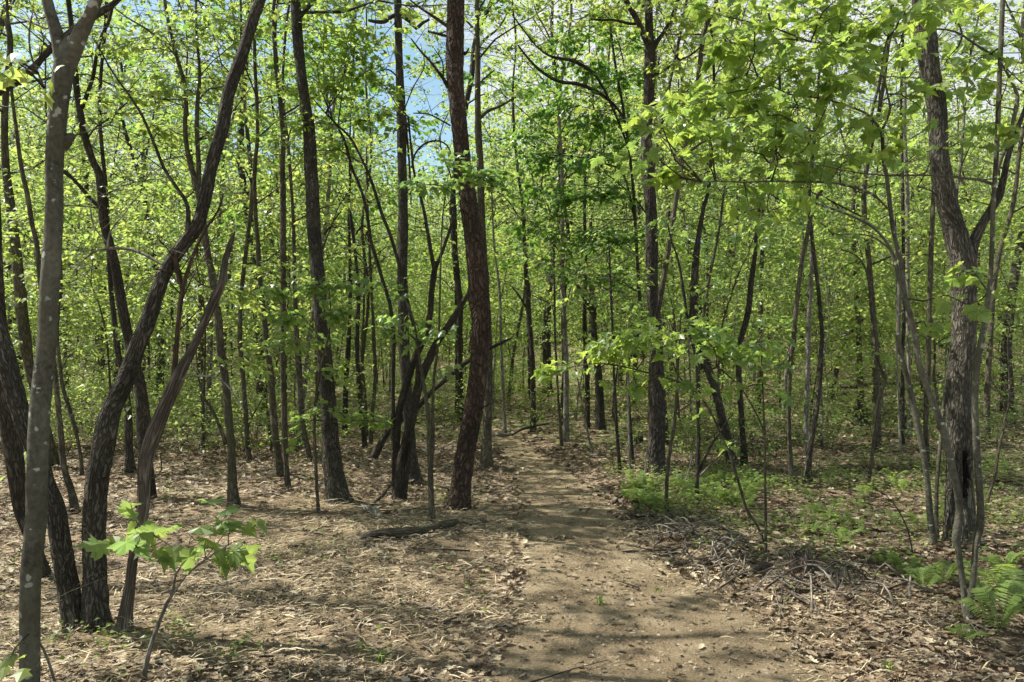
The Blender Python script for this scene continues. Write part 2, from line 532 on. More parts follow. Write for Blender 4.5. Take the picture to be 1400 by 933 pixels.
_half = [(0.12, -0.09), (0.36, -0.09), (0.28, 0.08), (0.45, 0.15), (0.64, 0.40), (0.45, 0.38), (0.42, 0.50), (0.26, 0.45), (0.30, 0.64), (0.16, 0.70), (0.0, 1.0)]
_out = [(0, 0)] + _half + [(-x, y) for x, y in _half[-2::-1]]
MAPLE = fan(_out, (0, 0.30), lambda x, y: -0.30 * np.abs(x) ** 1.3 - 0.28 * np.clip(y, 0, 1) ** 2 + 0.06 * np.sin(9 * x + 5 * y))
MAPLE2 = fan(_out, (0, 0.30), lambda x, y: 0.35 * np.abs(x) - 0.42 * np.clip(y, 0, 1) ** 2 + 0.05 * np.sin(8 * x - 6 * y))
_mh = [(0.30, -0.02), (0.25, 0.18), (0.52, 0.42), (0.26, 0.5), (0, 1)]
_mo = [(0, 0)] + _mh + [(-x, y) for x, y in _mh[-2::-1]]
MIDLEAF = fan(_mo, (0, 0.30), lambda x, y: -0.28 * np.abs(x) - 0.25 * y * y)
OVAL = (np.array([(0, 0, 0), (0.30, 0.30, 0.09), (0, 1, -0.22), (-0.30, 0.30, 0.09), (0, 0.45, 0)], float),
        np.array([(0, 1, 4), (1, 2, 4), (2, 3, 4), (3, 0, 4)]))
KITE = (np.array([(0, 0, 0), (0.40, 0.45, 0.10), (0, 1, -0.15), (-0.40, 0.45, 0.10)], float), np.array([(0, 1, 2), (0, 2, 3)]))
DRY = fan([(0, 0), (0.22, 0.12), (0.15, 0.28), (0.34, 0.42), (0.2, 0.55), (0.24, 0.75), (0, 1), (-0.26, 0.72), (-0.18, 0.55), (-0.33, 0.40), (-0.14, 0.25), (-0.2, 0.1)],
          (0, 0.45), lambda x, y: 0.9 * np.abs(x) ** 1.5 + 0.22 * (y - 0.45) ** 2 * 2)


def put_leaves(mb, tmpl, pos, fwd, nrm, size, mat=0):
    pos = np.asarray(pos, float); n = len(pos)
    if n == 0:
        return
    f = fwd / np.maximum(np.linalg.norm(fwd, axis=1), 1e-9)[:, None]
    r = np.cross(f, nrm); r /= np.maximum(np.linalg.norm(r, axis=1), 1e-9)[:, None]
    z = np.cross(r, f)
    tv, tf = tmpl
    k = len(tv)
    V = pos[:, None, :] + np.asarray(size)[:, None, None] * (tv[None, :, 0:1] * r[:, None, :] + tv[None, :, 1:2] * f[:, None, :] + tv[None, :, 2:3] * z[:, None, :])
    Fc = (tf[None] + (np.arange(n) * k)[:, None, None]).reshape(-1, 3)
    mb.add(V.reshape(-1, 3), Fc, None, mat)


def leaf_dirs(rng, n, out=None, droop=0.35, tilt=0.5):
    a = rng.uniform(0, 2 * PI, n)
    h = np.stack([np.cos(a), np.sin(a), np.zeros(n)], -1)
    if out is not None:
        h = h * 0.8 + out
    f = h / np.maximum(np.linalg.norm(h, axis=1), 1e-6)[:, None]
    f[:, 2] -= droop * rng.uniform(0.2, 1.8, n)
    nr = rng.normal(0, tilt, (n, 3)); nr[:, 2] = np.abs(nr[:, 2]) * 0.3 + 1
    return f, nr


class Crown:
    """wood (slot 1) and leaves (slot 0) of one crown"""

    def __init__(s, rng, leaf=0.08, tmpl=MIDLEAF, twigs=True, seg=4, flat_=0.28):
        s.flat = flat_; s.rng = rng; s.leaf = leaf; s.tmpl = tmpl; s.mb = MB(); s.twigs = twigs; s.seg = seg
        s.lp = []; s.lo = []

    def spray(s, start, center, R, n, r0=0.012, flat_=None, m=None):
        rng = s.rng; flat_ = s.flat if flat_ is None else flat_
        start = np.asarray(start, float); center = np.asarray(center, float)
        v = center - start; L = np.linalg.norm(v) + 1e-6
        up = np.array([0, 0, 1.0])
        k1 = start + v * 0.35 + up * 0.05 * L + rng.normal(0, 0.05 * L, 3)
        k2 = start + v * 0.7 + up * 0.07 * L + rng.normal(0, 0.05 * L, 3)
        end = center + v / L * R * 0.6
        P = np.array([start, k1, k2, center, end])
        if s.twigs:
            tube(s.mb, P, np.array([r0, r0 * .8, r0 * .6, r0 * .4, r0 * .15]), s.seg, None, 1)
        m = m or max(3, int(n / (9 if s.tmpl is not MAPLE else 2.6)))
        per = max(1, int(round(n / m)))
        ts = rng.uniform(0.42, 1.0, m)
        fr = ts * 4
        i = np.clip(fr.astype(int), 0, 3); w = (fr - i)[:, None]
        st = P[i] * (1 - w) + P[i + 1] * w
        d = rng.normal(0, 1, (m, 3)); d[:, 2] *= flat_
        d += v / L * 0.5
        d /= np.linalg.norm(d, axis=1)[:, None]
        ln = R * rng.uniform(0.5, 1.15, m)
        en = st + d * ln[:, None]
        en[:, 2] -= ln * 0.06
        if s.twigs:
            for a, b in zip(st, en):
                md = (a + b) / 2 + rng.normal(0, 0.03 * R, 3) + up * 0.03 * R
                tube(s.mb, np.array([a, md, b]), np.array([r0 * .3, r0 * .22, r0 * .1]), 3, None, 1)
        t = rng.uniform(0.25, 1.05, (m, per))
        p = st[:, None, :] * (1 - t[..., None]) + en[:, None, :] * t[..., None]
        p = p + rng.normal(0, s.leaf * (0.5 if s.tmpl is MAPLE else 0.7), p.shape) * np.array([1, 1, .6])
        s.lp.append(p.reshape(-1, 3)); s.lo.append(np.repeat(d, per, 0))

    def along(s, P, n, spread, r0=0.004, leafstart=0.2):
        """leafy side twigs along a branch polyline"""
        rng = s.rng
        P = np.asarray(P, float)
        dd = np.concatenate([[0], np.cumsum(np.linalg.norm(np.diff(P, axis=0), axis=1))])
        m = max(2, n // 6)
        t = rng.uniform(leafstart, 1, m) * dd[-1]
        st = np.stack([np.interp(t, dd, P[:, k]) for k in range(3)], -1)
        for a in st:
            ang = rng.uniform(0, 2 * PI)
            d = np.array([math.cos(ang), math.sin(ang), rng.uniform(-0.35, 0.4)])
            e = a + d * spread * rng.uniform(0.4, 1.1)
            mid = (a + e) / 2 + np.array([0, 0, 0.06 * spread])
            if s.twigs:
                tube(s.mb, np.array([a, mid, e]), np.array([r0, r0 * .7, r0 * .3]), 3, None, 1)
            k = max(2, int(n / m))
            tt = rng.uniform(0.4, 1.0, k)[:, None]
            p = a * (1 - tt) + e * tt + rng.normal(0, s.leaf * 0.45, (k, 3))
            s.lp.append(p); s.lo.append(np.repeat(d[None], k, 0))

    def mesh(s, name, leafmat, woodmat, origin=None, droop=0.4, tilt=0.45):
        if s.lp:
            p = np.concatenate(s.lp); o = np.concatenate(s.lo)
            n = len(p)
            f, nr = leaf_dirs(s.rng, n, o, droop, tilt)
            sz = s.leaf * s.rng.uniform(0.6, 1.25, n)
            if s.tmpl is MAPLE:
                h = s.rng.random(n) < 0.5
                put_leaves(s.mb, MAPLE, p[h], f[h], nr[h], sz[h], 0)
                h = ~h
                put_leaves(s.mb, MAPLE2, p[h], f[h], nr[h], sz[h], 0)
            else:
                put_leaves(s.mb, s.tmpl, p, f, nr, sz, 0)
        return s.mb.mesh(name, [leafmat, woodmat], smooth=False, origin=origin)


def interp_trunk(P, R, z):
    """point and radius on a trunk polyline at height z (by the polyline's own z)"""
    zz = P[:, 2]
    k = np.argsort(zz)
    return np.array([np.interp(z, zz[k], P[k, 0]), np.interp(z, zz[k], P[k, 1]), z]), float(np.interp(z, zz[k], R[k]))


def auto_crown(cr, P, R, rng, z0, z1, spread, nb, nl, shape='round'):
    for k in range(nb):
        t = (k + rng.uniform(0, 1)) / nb
        z = z0 + (z1 - z0) * t * 0.96
        st, r = interp_trunk(P, R, z)
        ang = k * 2.4 + rng.uniform(-0.5, 0.5)
        prof = {'round': 0.55 + 0.75 * math.sin(PI * min(1, 0.15 + 0.8 * t)), 'cone': 1.15 - 0.8 * t, 'flat': 1.0}[shape]
        L = spread * prof * rng.uniform(0.6, 1.1)
        e = st + np.array([math.cos(ang) * L, math.sin(ang) * L, L * rng.uniform(0.15, 0.65)])
        cr.spray(st, e * 0.8 + st * 0.2, max(0.3, L * 0.5), int(nl * rng.uniform(0.6, 1.4)), r0=max(0.006, min(r * 0.45, 0.012 * L + 0.004)))
        cr.spray(st * 0.55 + e * 0.45, st * 0.4 + e * 0.6 + rng.normal(0, 0.3 * L, 3), max(0.25, L * 0.42), int(nl * 0.6), r0=0.007)


# ------------------------------------------------------------------ trees traced from the photograph
TREES = []
MOUND_LATER = []
ANCHORS = []


def stem3d(pts, Y, below=True, lean=0.0):
    P = []; R = []
    I = np.array(pts, float)
    G = np.gradient(I[:, :2], axis=0) if len(I) > 2 else np.repeat(I[1:, :2] - I[:1, :2], 2, 0)
    for (px, py, w), (gx, gy) in zip(pts, G):
        p = at(px, py, Y)
        c_ = 1 / math.sqrt(1 + ((px - 700) / F) ** 2)                    # an upright cylinder off the axis looks wider
        if abs(gy) > abs(gx) * 0.9:
            c_ *= abs(gy) / math.hypot(gx, gy)                           # widths were read along the picture's rows
        P.append(p); R.append(w / F * Y / 2 * c_)
    P = np.array(P); R = np.array(R)
    if lean:
        h = P[:, 2] - P[0, 2]
        P[:, 1] += lean * h
    return P, R


def tree(name, label, cat, bark, stems, limbs=(), H=None, crown=None, sprays=(), leaf='lime', lsize=0.08, tmpl=MIDLEAF, along=(),
         detail=0, group=None, base=None, seed=1, limbmat=None, lean=0.0, hollow=None, twigs=True):
    rng = np.random.default_rng(seed * 17 + 5)
    b = base or stems[0][0][:2]
    g = ground(*b)
    Y = g[1]
    root = empty(name, g)
    tag(root, label, cat, group)
    ANCHORS.append(g[:2])
    MOUND_LATER.append((g[0], g[1], stems[0][0][2] / F * Y / 2))
    tops = []
    for si, pts in enumerate(stems):
        Yi = Y + (0.0 if si == 0 else rng.uniform(-0.04, 0.06))
        P, R = stem3d(pts, Yi, lean=lean)
        # plant it in the ground
        gb = gz1(P[0, 0], P[0, 1])
        if abs(P[0, 2] - gb) < 0.5:
            P = np.concatenate([[P[0] + np.array([0, 0, min(0, gb - P[0, 2]) - 0.12])], P]); R = np.concatenate([[R[0] * 1.08], R])
        if H and R[-1] > 0.012 and P[-1, 2] < H:
            d = P[-1] - P[-3]; d /= np.linalg.norm(d)
            d = d * 0.5 + np.array([0, 0, 0.5]); d /= np.linalg.norm(d)
            hh = H - P[-1, 2]; q = P[-1].copy(); r0 = R[-1]
            n = max(3, int(hh / 1.0))
            for k in range(1, n + 1):
                d2 = d + rng.normal(0, 0.10, 3); d2 /= np.linalg.norm(d2)
                q = q + d2 * hh / n / max(0.5, d2[2])
                P = np.concatenate([P, [q]]); R = np.concatenate([R, [r0 + (0.012 - r0) * k / n]])
        rm = R.max()
        mb = MB()
        if detail >= 2:
            tube(mb, P, R, 84, 0.02, 0, 0.05, (5, 0.26, 0.2), (38 if bark != 'pine' else 27, 7.0 if bark != 'pine' else 3.0, 0.009), seed + si, hollow if si == 0 else None)
        elif detail == 1:
            tube(mb, P, R, 24, 0.06, 0, 0.06, (4, 0.28, 0.18), None, seed + si)
        else:
            tube(mb, P, R, 10 if rm > 0.03 else 7, max(0.08, Y * 0.01), 0, 0.08, (3, 0.2, 0.1), None, seed + si)
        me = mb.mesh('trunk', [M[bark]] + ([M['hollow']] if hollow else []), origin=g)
        tr = obj('trunk', me, root)
        tops.append((P, R, tr))
    lp = []
    for li, l in enumerate(limbs):
        lm = limbmat
        if isinstance(l, dict):
            lm = l.get('mat', limbmat); l = l['p']
        Yl = Y + 0.01 * (li % 3)
        P, R = stem3d(l, Yl, lean=lean)
        # depth: limbs swing a little towards or away as they leave the trunk
        sw = rng.uniform(-0.25, 0.25)
        dd = np.linalg.norm(P - P[0], axis=1)
        k = sw * dd
        c = np.array([0, 0, CAMZ])
        P = c + (P - c) * (1 + k / Y)[:, None]
        mb = MB()
        tube(mb, P, R, 10 if R.max() > 0.02 else 6, 0.05 if detail else 0.08, 0, 0.09, None, None, seed + li * 3)
        # bare forking twigs
        if R.max() * 2 * F / Y > 2.2 and cat != 'seedling':
            dl = np.concatenate([[0], np.cumsum(np.linalg.norm(np.diff(P, axis=0), axis=1))])
            for _ in range(int(3 + dl[-1] * 4)):
                t = rng.uniform(.25, 1) * dl[-1]
                q0 = np.array([np.interp(t, dl, P[:, k]) for k in range(3)]); rq = np.interp(t, dl, R)
                dv = rng.normal(0, 1, 3); dv[2] = abs(dv[2]) * .6 + .1; dv /= np.linalg.norm(dv)
                ln = rng.uniform(.12, .5)
                q1 = q0 + dv * ln * .5; q2 = q1 + (dv + rng.normal(0, .45, 3)) * ln * .5; q3 = q1 + (dv + rng.normal(0, .6, 3)) * ln * .4
                rt = max(.0016, min(rq * .4, .005))
                tube(mb, np.array([q0, q1, q2]), np.array([rt, rt * .7, rt * .3]), 4, None)
                tube(mb, np.array([q1, (q1 + q3) / 2 + rng.normal(0, .01, 3), q3]), np.array([rt * .6, rt * .5, rt * .25]), 3, None)
        # child of the nearest trunk
        j = int(np.argmin([np.min(np.linalg.norm(tp - P[0], axis=1)) for tp, _, _ in tops]))
        obj('limb', mb.mesh('limb', [M[lm or bark]], origin=g), tops[j][2])
        lp.append(P)
    if crown or sprays or along:
        cr = Crown(rng, lsize, tmpl, twigs)
        for c in ([crown] if isinstance(crown, dict) else (crown or [])):
            for k, (P, R, _) in enumerate(tops):
                if 'stem' in c and c['stem'] != k:
                    continue
                z1 = P[-1, 2]
                z0 = c.get('z0', z1 * 0.4)
                if z1 - z0 > 0.4:
                    auto_crown(cr, P, R, rng, z0, z1, c.get('spread', 1.5), c.get('nb', 10), c.get('nl', 60), c.get('shape', 'round'))
        allP = [(tp, tr) for tp, tr, _ in tops] + [(q_, np.full(len(q_), 0.01)) for q_ in (resample(x, np.ones(len(x)), 0.08)[0] for x in lp)]
        for s in sprays:
            px, py, rp, n = s[:4]
            dy = s[4] if len(s) > 4 else rng.uniform(-0.3, 0.3)
            ce = at(px, py, Y + dy)
            best = None
            for tp, tr in allP:
                q = tp[(tp[:, 2] < ce[2] + 0.1)] if np.any(tp[:, 2] < ce[2] + 0.1) else tp[:1]
                d = (np.linalg.norm(q - ce, axis=1) + 0.35 * np.abs(q[:, 2] - ce[2])) * rng.uniform(.75, 1.3, len(q))
                i = int(np.argmin(d))
                if best is None or d[i] < best[0]:
                    best = (d[i], q[i])
            if tmpl is MAPLE:
                cr.spray(best[1], ce, rp / F * Y * (1.5 if cat != 'seedling' else .62), max(2, int(n * (1.15 if cat != 'seedling' else .8))), r0=0.006 if cat != 'seedling' else .003, flat_=0.26 if cat != 'seedling' else .9)
            else:
                cr.spray(best[1], ce, rp / F * Y, n, r0=0.008)
        for (kind, idx, n, spr, ls) in along:
            P = lp[idx] if kind == 'limb' else tops[idx][0]
            cr.along(P, n, spr, leafstart=ls)
        obj('crown', cr.mesh('crown', M[leaf], M['twig'], origin=g), root)
    TREES.append(root)
    return root


TALL = dict(z0=4.6, spread=2.3, nb=16, nl=70)
exec_trees = True
# --- near left
tree('maple_tree', 'smooth grey forked tree with pale lichen spots, nearest trunk at the left edge', 'tree', 'gray',
     [[(38, 968, 32), (40, 932, 29), (41, 800, 30), (50, 699, 31), (55, 566, 30), (64, 466, 28), (67, 400, 28), (74, 280, 26), (74, 232, 27), (80, 150, 28), (86, 105, 30), (90, 80, 32), (94, 62, 30), (96, 52, 14)]],
     [[(86, 100, 22), (83, 70, 23), (78, 45, 21), (72, 25, 19), (65, 0, 17), (55, -60, 15), (30, -200, 11), (0, -400, 5)],
      [(90, 100, 24), (101, 66, 27), (113, 38, 25), (124, 18, 21), (131, 0, 19), (150, -60, 16), (175, -200, 11), (215, -400, 5)],
      [(82, 200, 24), (92, 192, 19), (100, 185, 10)],
      [(75, 932, 5), (62, 893, 4.5), (48, 868, 3.5), (42, 850, 3), (35, 835, 2)],
      [(60, 120, 4), (50, 95, 3.5), (42, 75, 3.5), (40, 45, 3), (45, 15, 2)]],
     sprays=[(8, 120, 18, 9), (12, 75, 16, 8), (30, 90, 20, 6), (15, 900, 12, 5), (-60, -300, 250, 70, 0.4), (230, -330, 220, 60, 0.6), (-150, -500, 260, 80)], leaf='lime', lsize=0.075, detail=1, base=(38, 965), seed=1)
tree('oak_tree', 'dark furrowed oak of two stems, one curving right, the other leaning off the left edge', 'tree', 'oak',
     [[(133, 868, 46), (132, 845, 39), (131, 800, 34), (129, 740, 33), (129, 699, 33), (134, 650, 34), (143, 600, 33), (150, 566, 32), (171, 520, 29), (191, 466, 26), (204, 433, 24), (221, 383, 22.5), (234, 358, 24), (252, 333, 25), (270, 308, 21), (278, 283, 18.5), (283, 258, 18.5), (288, 233, 19), (304, 175, 19), (313, 125, 18.5), (331, 75, 18), (346, 25, 17), (356, 0, 16), (375, -60, 15), (400, -180, 12)],
      [(106, 868, 42), (98, 830, 34), (86, 760, 31), (76, 699, 29), (63, 660, 28), (48, 615, 28), (28, 566, 28), (10, 500, 32), (-8, 440, 33), (-25, 380, 31), (-50, 280, 28), (-80, 150, 24), (-100, 20, 20)]],
     [[(256, 330, 10), (256, 280, 6.5), (240, 255, 6), (225, 232, 5.5), (212, 200, 5), (195, 160, 4.5), (175, 128, 4), (158, 105, 3.5), (142, 78, 3), (130, 55, 2)],
      [(-70, 190, 16), (-30, 142, 13), (20, 114, 12), (40, 100, 13), (55, 83, 12), (75, 62, 11), (105, 38, 10), (125, 25, 10), (145, 12, 10), (165, -3, 9), (195, -40, 7)],
      [(295, 205, 3), (310, 165, 2.5), (335, 130, 2), (350, 110, 1.5)],
      [(283, 275, 2), (270, 258, 2), (256, 270, 2), (245, 275, 1.5)]],
     H=10.5, crown=[dict(z0=5.0, spread=1.7, nb=10, nl=60)], leaf='lime', lsize=0.075, detail=2, base=(120, 866), seed=2)
tree('oak_tree', 'reddish brown furrowed trunk rising at the very left edge behind the lichen spotted grey tree', 'tree', 'oakred',
     [[(62, 798, 28), (57, 780, 22), (46, 745, 18), (34, 715, 18), (27, 690, 20), (22, 640, 27), (14, 590, 28), (5, 540, 28), (-2, 466, 28), (-6, 400, 26), (-10, 300, 24), (-15, 150, 22), (-20, -50, 18)]],
     H=11, crown=[dict(z0=4.4, spread=1.7, nb=9, nl=60)], detail=1, base=(60, 795), seed=3)
tree('broken_snag', 'broken dead snag with jagged tip and reddish side prong, beside the two stemmed oak', 'dead tree', 'dead',
     [[(170, 868, 26), (171, 845, 20), (178, 800, 15), (183, 760, 14.5), (196, 699, 16.5), (197, 660, 18), (199, 630, 22), (211, 591, 25), (221, 566, 22), (237, 529, 22), (249, 503, 19), (262, 480, 14), (271, 460, 13), (283, 433, 14), (294, 408, 15), (305, 383, 12), (307, 360, 9), (313, 340, 8.5), (318, 325, 7), (321, 317, 2)]],
     [dict(p=[(230, 545, 11), (236, 528, 9), (242, 466, 7), (245, 430, 7), (250, 393, 7), (263, 352, 5.5), (275, 325, 4.5), (287, 305, 4), (300, 285, 3), (304, 272, 2), (305, 262, 1.5)], mat='redwood'),
      dict(p=[(250, 396, 8), (243, 372, 8), (238, 348, 8), (236, 340, 4)], mat='redwood'),
      dict(p=[(244, 388, 4), (228, 368, 4.2), (205, 352, 4.6), (180, 342, 4.6), (165, 340, 5), (150, 340, 5), (130, 344, 3.4), (115, 355, 2.4), (103, 370, 1.5)], mat='pale'),
      dict(p=[(147, 340, 4.5), (149, 322, 3.5), (155, 310, 3), (170, 293, 2.6), (180, 278, 2.2), (195, 265, 1.5)], mat='pale'),
      dict(p=[(147, 332, 3.5), (130, 313, 2.6), (124, 290, 2.2), (125, 272, 1.5)], mat='pale'),
      dict(p=[(256, 368, 3), (270, 385, 2.5), (285, 393, 2.2), (300, 390, 1.5)], mat='dead'),
      dict(p=[(237, 527, 3), (252, 517, 2.8), (270, 514, 2.6), (298, 517, 2.6), (315, 533, 2.5), (328, 552, 2), (335, 565, 1.5)], mat='pale'),
      dict(p=[(194, 660, 3), (205, 655, 2.6), (217, 651, 2.4), (221, 640, 2), (219, 620, 1.5)], mat='dead'),
      ], detail=1, base=(170, 866), seed=4)
tree('leaning_tree', 'dark brown tree leaning left with a crooked top, behind the broken snag', 'tree', 'oakred',
     [[(202, 684, 24), (200, 640, 20), (197, 600, 20), (195, 566, 20), (190, 520, 17), (177, 466, 15), (165, 408, 15), (156, 358, 14), (143, 308, 13.5), (139, 258, 13.5), (134, 233, 12), (129, 225, 11), (116, 187, 11.5), (109, 150, 10), (105, 125, 10), (102, 90, 9), (98, 40, 8), (92, -30, 7)]],
     [[(112, 148, 7), (127, 105, 6), (135, 60, 5), (150, 25, 5), (158, -20, 4)], [(121, 188, 4), (130, 175, 3.5), (145, 165, 3), (165, 148, 3), (178, 137, 2)],
      [(138, 285, 9), (124, 272, 8), (112, 258, 8), (100, 245, 7), (88, 235, 7)]],
     H=9, crown=[dict(z0=4.8, spread=1.8, nb=10, nl=60)], sprays=[(135, 275, 28, 26), (120, 170, 25, 20), (60, 235, 40, 40), (40, 300, 30, 25)], detail=1, seed=5)
tree('slender_tree', 'very dark straight trunk between the curving oak stem and the leaning brown tree', 'tree', 'dark',
     [[(179, 648, 18), (177, 625, 13), (175, 566, 11), (170, 520, 9), (161, 480, 9), (158, 450, 8), (152, 400, 7), (148, 330, 7), (145, 260, 6)]],
     H=10, crown=[dict(z0=3.6, spread=1.4, nb=12, nl=50)], seed=6)
tree('slender_tree', 'olive slim trunk leaning left, seen just right of the lichen spotted grey tree', 'tree', 'olive',
     [[(103, 703, 16), (97, 670, 11), (88, 641, 9), (83, 591, 9), (78, 541, 7.5), (74, 500, 7), (66, 450, 7), (57, 400, 7), (50, 333, 7.5), (44, 308, 7), (38, 270, 7.5), (30, 233, 7), (22, 175, 5.5), (16, 125, 5), (12, 60, 5), (8, -20, 4)]],
     H=8.5, crown=[dict(z0=4.2, spread=1.4, nb=9, nl=45)], detail=1, seed=7)
tree('young_tree', 'thin dark curved stem forking from a small sapling, right of the lichen spotted grey tree', 'tree', 'olive',
     [[(112, 651, 6.5), (108, 610, 5), (97, 566, 6), (86, 530, 6), (81, 490, 5), (79, 466, 4), (80, 430, 4), (84, 380, 3.5), (82, 330, 3)]],
     [[(84, 508, 3), (92, 490, 2.5), (105, 478, 2)]],
     crown=dict(z0=2.4, spread=0.9, nb=8, nl=35), seed=8)
tree('slender_tree', 'pale brown straight trunk at the far left between the reddish oak and the grey tree', 'tree', 'olive',
     [[(72, 641, 24), (66, 600, 14), (55, 560, 13), (44, 520, 13), (38, 490, 15), (35, 466, 18), (28, 408, 17), (23, 358, 16), (18, 308, 15), (13, 270, 14), (8, 233, 12), (6, 190, 11), (8, 130, 10), (14, 60, 9), (10, 10, 8)]],
     H=11, crown=[dict(z0=4.0, spread=1.8, nb=12, nl=55)], detail=1, seed=9)
tree('young_maple', 'grey tree with swept trunk and two wavy upright limbs, crossing behind the curving oak', 'tree', 'olive',
     [[(320, 693, 19), (318, 670, 14), (316, 616, 11), (312, 566, 12), (308, 516, 11), (302, 480, 10.5), (299, 440, 11), (293, 400, 10), (283, 340, 10), (276, 290, 9.5), (271, 262, 10), (270, 255, 6)]],
     [[(270, 262, 8.5), (262, 232, 8.5), (256, 205, 7.5), (253, 175, 6.8), (254, 125, 6.2), (241, 75, 6), (229, 25, 5), (225, 0, 5), (218, -60, 4), (205, -200, 2)],
      [(271, 264, 8), (272, 232, 7), (269, 175, 6.5), (270, 137, 6.2), (273, 100, 4.5), (269, 50, 4), (268, 0, 3.3), (266, -80, 3), (270, -200, 1.5)],
      [(309, 608, 7), (303, 590, 5.5), (290, 560, 4.5), (280, 545, 3.5), (272, 520, 2.5), (268, 480, 2)],
      [(270, 140, 3.5), (285, 122, 3), (300, 120, 2.5), (315, 112, 2)], [(273, 105, 3), (290, 85, 2.5), (310, 68, 2), (320, 60, 1.5)],
      [(272, 192, 3), (290, 177, 2.6), (305, 165, 2)], [(243, 80, 4), (225, 60, 3.5), (200, 40, 3), (175, 25, 2.5), (155, 10, 2)]],
     crown=[dict(z0=3.2, spread=1.3, nb=10, nl=60, stem=0)],
     sprays=[(300, 360, 30, 44), (320, 400, 32, 56), (290, 395, 26, 42), (325, 498, 30, 38), (345, 480, 24, 34), (290, 110, 60, 150), (235, 60, 60, 150), (195, 130, 50, 120), (300, 40, 60, 150), (220, 180, 45, 100), (170, 60, 50, 120), (300, 190, 40, 70), (150, 140, 40, 70), (240, 120, 40, 80), (250, -60, 90, 160), (330, 150, 40, 40)],
     detail=1, seed=10)
# --- middle left
tree('slender_tree', 'thin straight trunk standing first to the right of the swept two limbed grey tree', 'tree', 'olive',
     [[(341, 633, 9), (338, 600, 6.5), (336, 566, 7), (332, 516, 7), (328, 466, 7), (330, 400, 6), (338, 330, 6), (345, 258, 7), (340, 200, 6), (335, 150, 5), (330, 60, 4)]],
     [[(338, 590, 3), (345, 570, 2.6), (355, 552, 2.4), (362, 540, 2)]],
     H=11, crown=[dict(z0=3.2, spread=1.5, nb=12, nl=55)], seed=11)
tree('slender_tree', 'slightly leaning trunk, left one of the trio left of the big flared trunk', 'tree', 'olive',
     [[(383, 653, 15), (380, 620, 10.5), (376, 591, 10), (372, 541, 9), (370, 510, 9), (366, 480, 8), (362, 440, 8), (356, 390, 7), (353, 345, 7), (350, 300, 6), (348, 240, 6), (352, 180, 5.5)]],
     H=12, crown=[dict(z0=3.4, spread=1.6, nb=12, nl=60)], seed=12)
tree('slender_tree', 'straight vertical trunk, middle one of the trio left of the big flared trunk', 'tree', 'olive',
     [[(394, 669, 10), (391, 635, 7), (389, 591, 9), (388, 541, 9), (387, 500, 7.5), (387, 440, 7.5), (387, 390, 8.5), (387, 320, 9), (387, 258, 8.5), (386, 233, 8), (387, 190, 7), (383, 140, 6.5), (377, 80, 7), (375, 0, 5)]],
     H=10, crown=[dict(z0=4.4, spread=1.5, nb=12, nl=60)], sprays=[(370, 370, 32, 40), (350, 420, 32, 40), (410, 385, 28, 35)], seed=13)
tree('slender_tree', 'trunk bent at its foot, right one of the trio left of the big flared trunk', 'tree', 'olive',
     [[(424, 634, 7), (421, 612, 7), (416, 596, 9), (412, 566, 9), (410, 530, 8.5), (408, 490, 8.5), (406, 466, 8), (404, 420, 7), (402, 360, 6), (401, 300, 5)]],
     H=11, crown=[dict(z0=3.6, spread=1.4, nb=11, nl=50)], seed=14)
tree('oak_tree', 'big straight dark trunk with a wide flared foot, in the left part of the clearing', 'tree', 'oak',
     [[(463, 692, 46), (461, 678, 34), (457, 650, 28), (453, 610, 24), (450, 566, 22), (446, 516, 21), (442, 466, 21), (437, 408, 19.5), (433, 358, 19.5), (429, 308, 20), (427, 258, 19), (425, 233, 18), (422, 175, 17), (417, 140, 15), (411, 90, 15), (407, 50, 15), (404, 0, 14), (400, -80, 13), (395, -250, 9)]],
     [[(409, 25, 9), (420, 12, 8), (430, 0, 7), (445, -30, 6), (470, -90, 5)], [(436, 352, 3), (445, 330, 2.6), (455, 305, 2.4), (462, 285, 2), (475, 265, 1.5)]],
     H=12, crown=[dict(z0=5.4, spread=2.4, nb=16, nl=80)], detail=2, lsize=0.08, seed=15)
tree('sapling', 'thin grey sapling with drooping leaf sprays, in front of the big flared dark trunk', 'sapling', 'olive',
     [[(436, 705, 6), (434, 680, 4.5), (432, 640, 5), (430, 591, 4), (432, 541, 4), (437, 510, 3.5), (442, 486, 3), (448, 466, 2.5), (452, 430, 2), (450, 395, 1.5)]],
     [[(436, 518, 2.5), (420, 502, 2.2), (405, 493, 2), (395, 480, 1.5)], [(444, 470, 2), (415, 435, 1.8), (385, 415, 1.5), (360, 400, 1.2)],
      [(432, 575, 1.8), (455, 577, 1.6), (490, 575, 1.4), (530, 578, 1.2)]],
     sprays=[(445, 560, 22, 29), (420, 578, 17, 25), (480, 572, 19, 33), (500, 575, 19, 37), (530, 578, 13, 21), (448, 508, 15, 21), (405, 600, 11, 12), (440, 395, 35, 94), (405, 430, 33, 75), (455, 428, 33, 84), (480, 392, 28, 71), (365, 400, 33, 75), (395, 470, 28, 54), (430, 470, 24, 37)],
     leaf='green', lsize=0.085, tmpl=MIDLEAF, seed=16)
tree('slender_tree', 'far dark trunk seen just to the right of the big flared trunk', 'tree', 'dark',
     [[(472, 593, 9), (472, 560, 8), (473, 520, 7), (476, 480, 7), (478, 440, 5), (479, 380, 5), (477, 305, 4)]], H=11, crown=[dict(z0=3.4, spread=1.6, nb=11, nl=50)], seed=17)
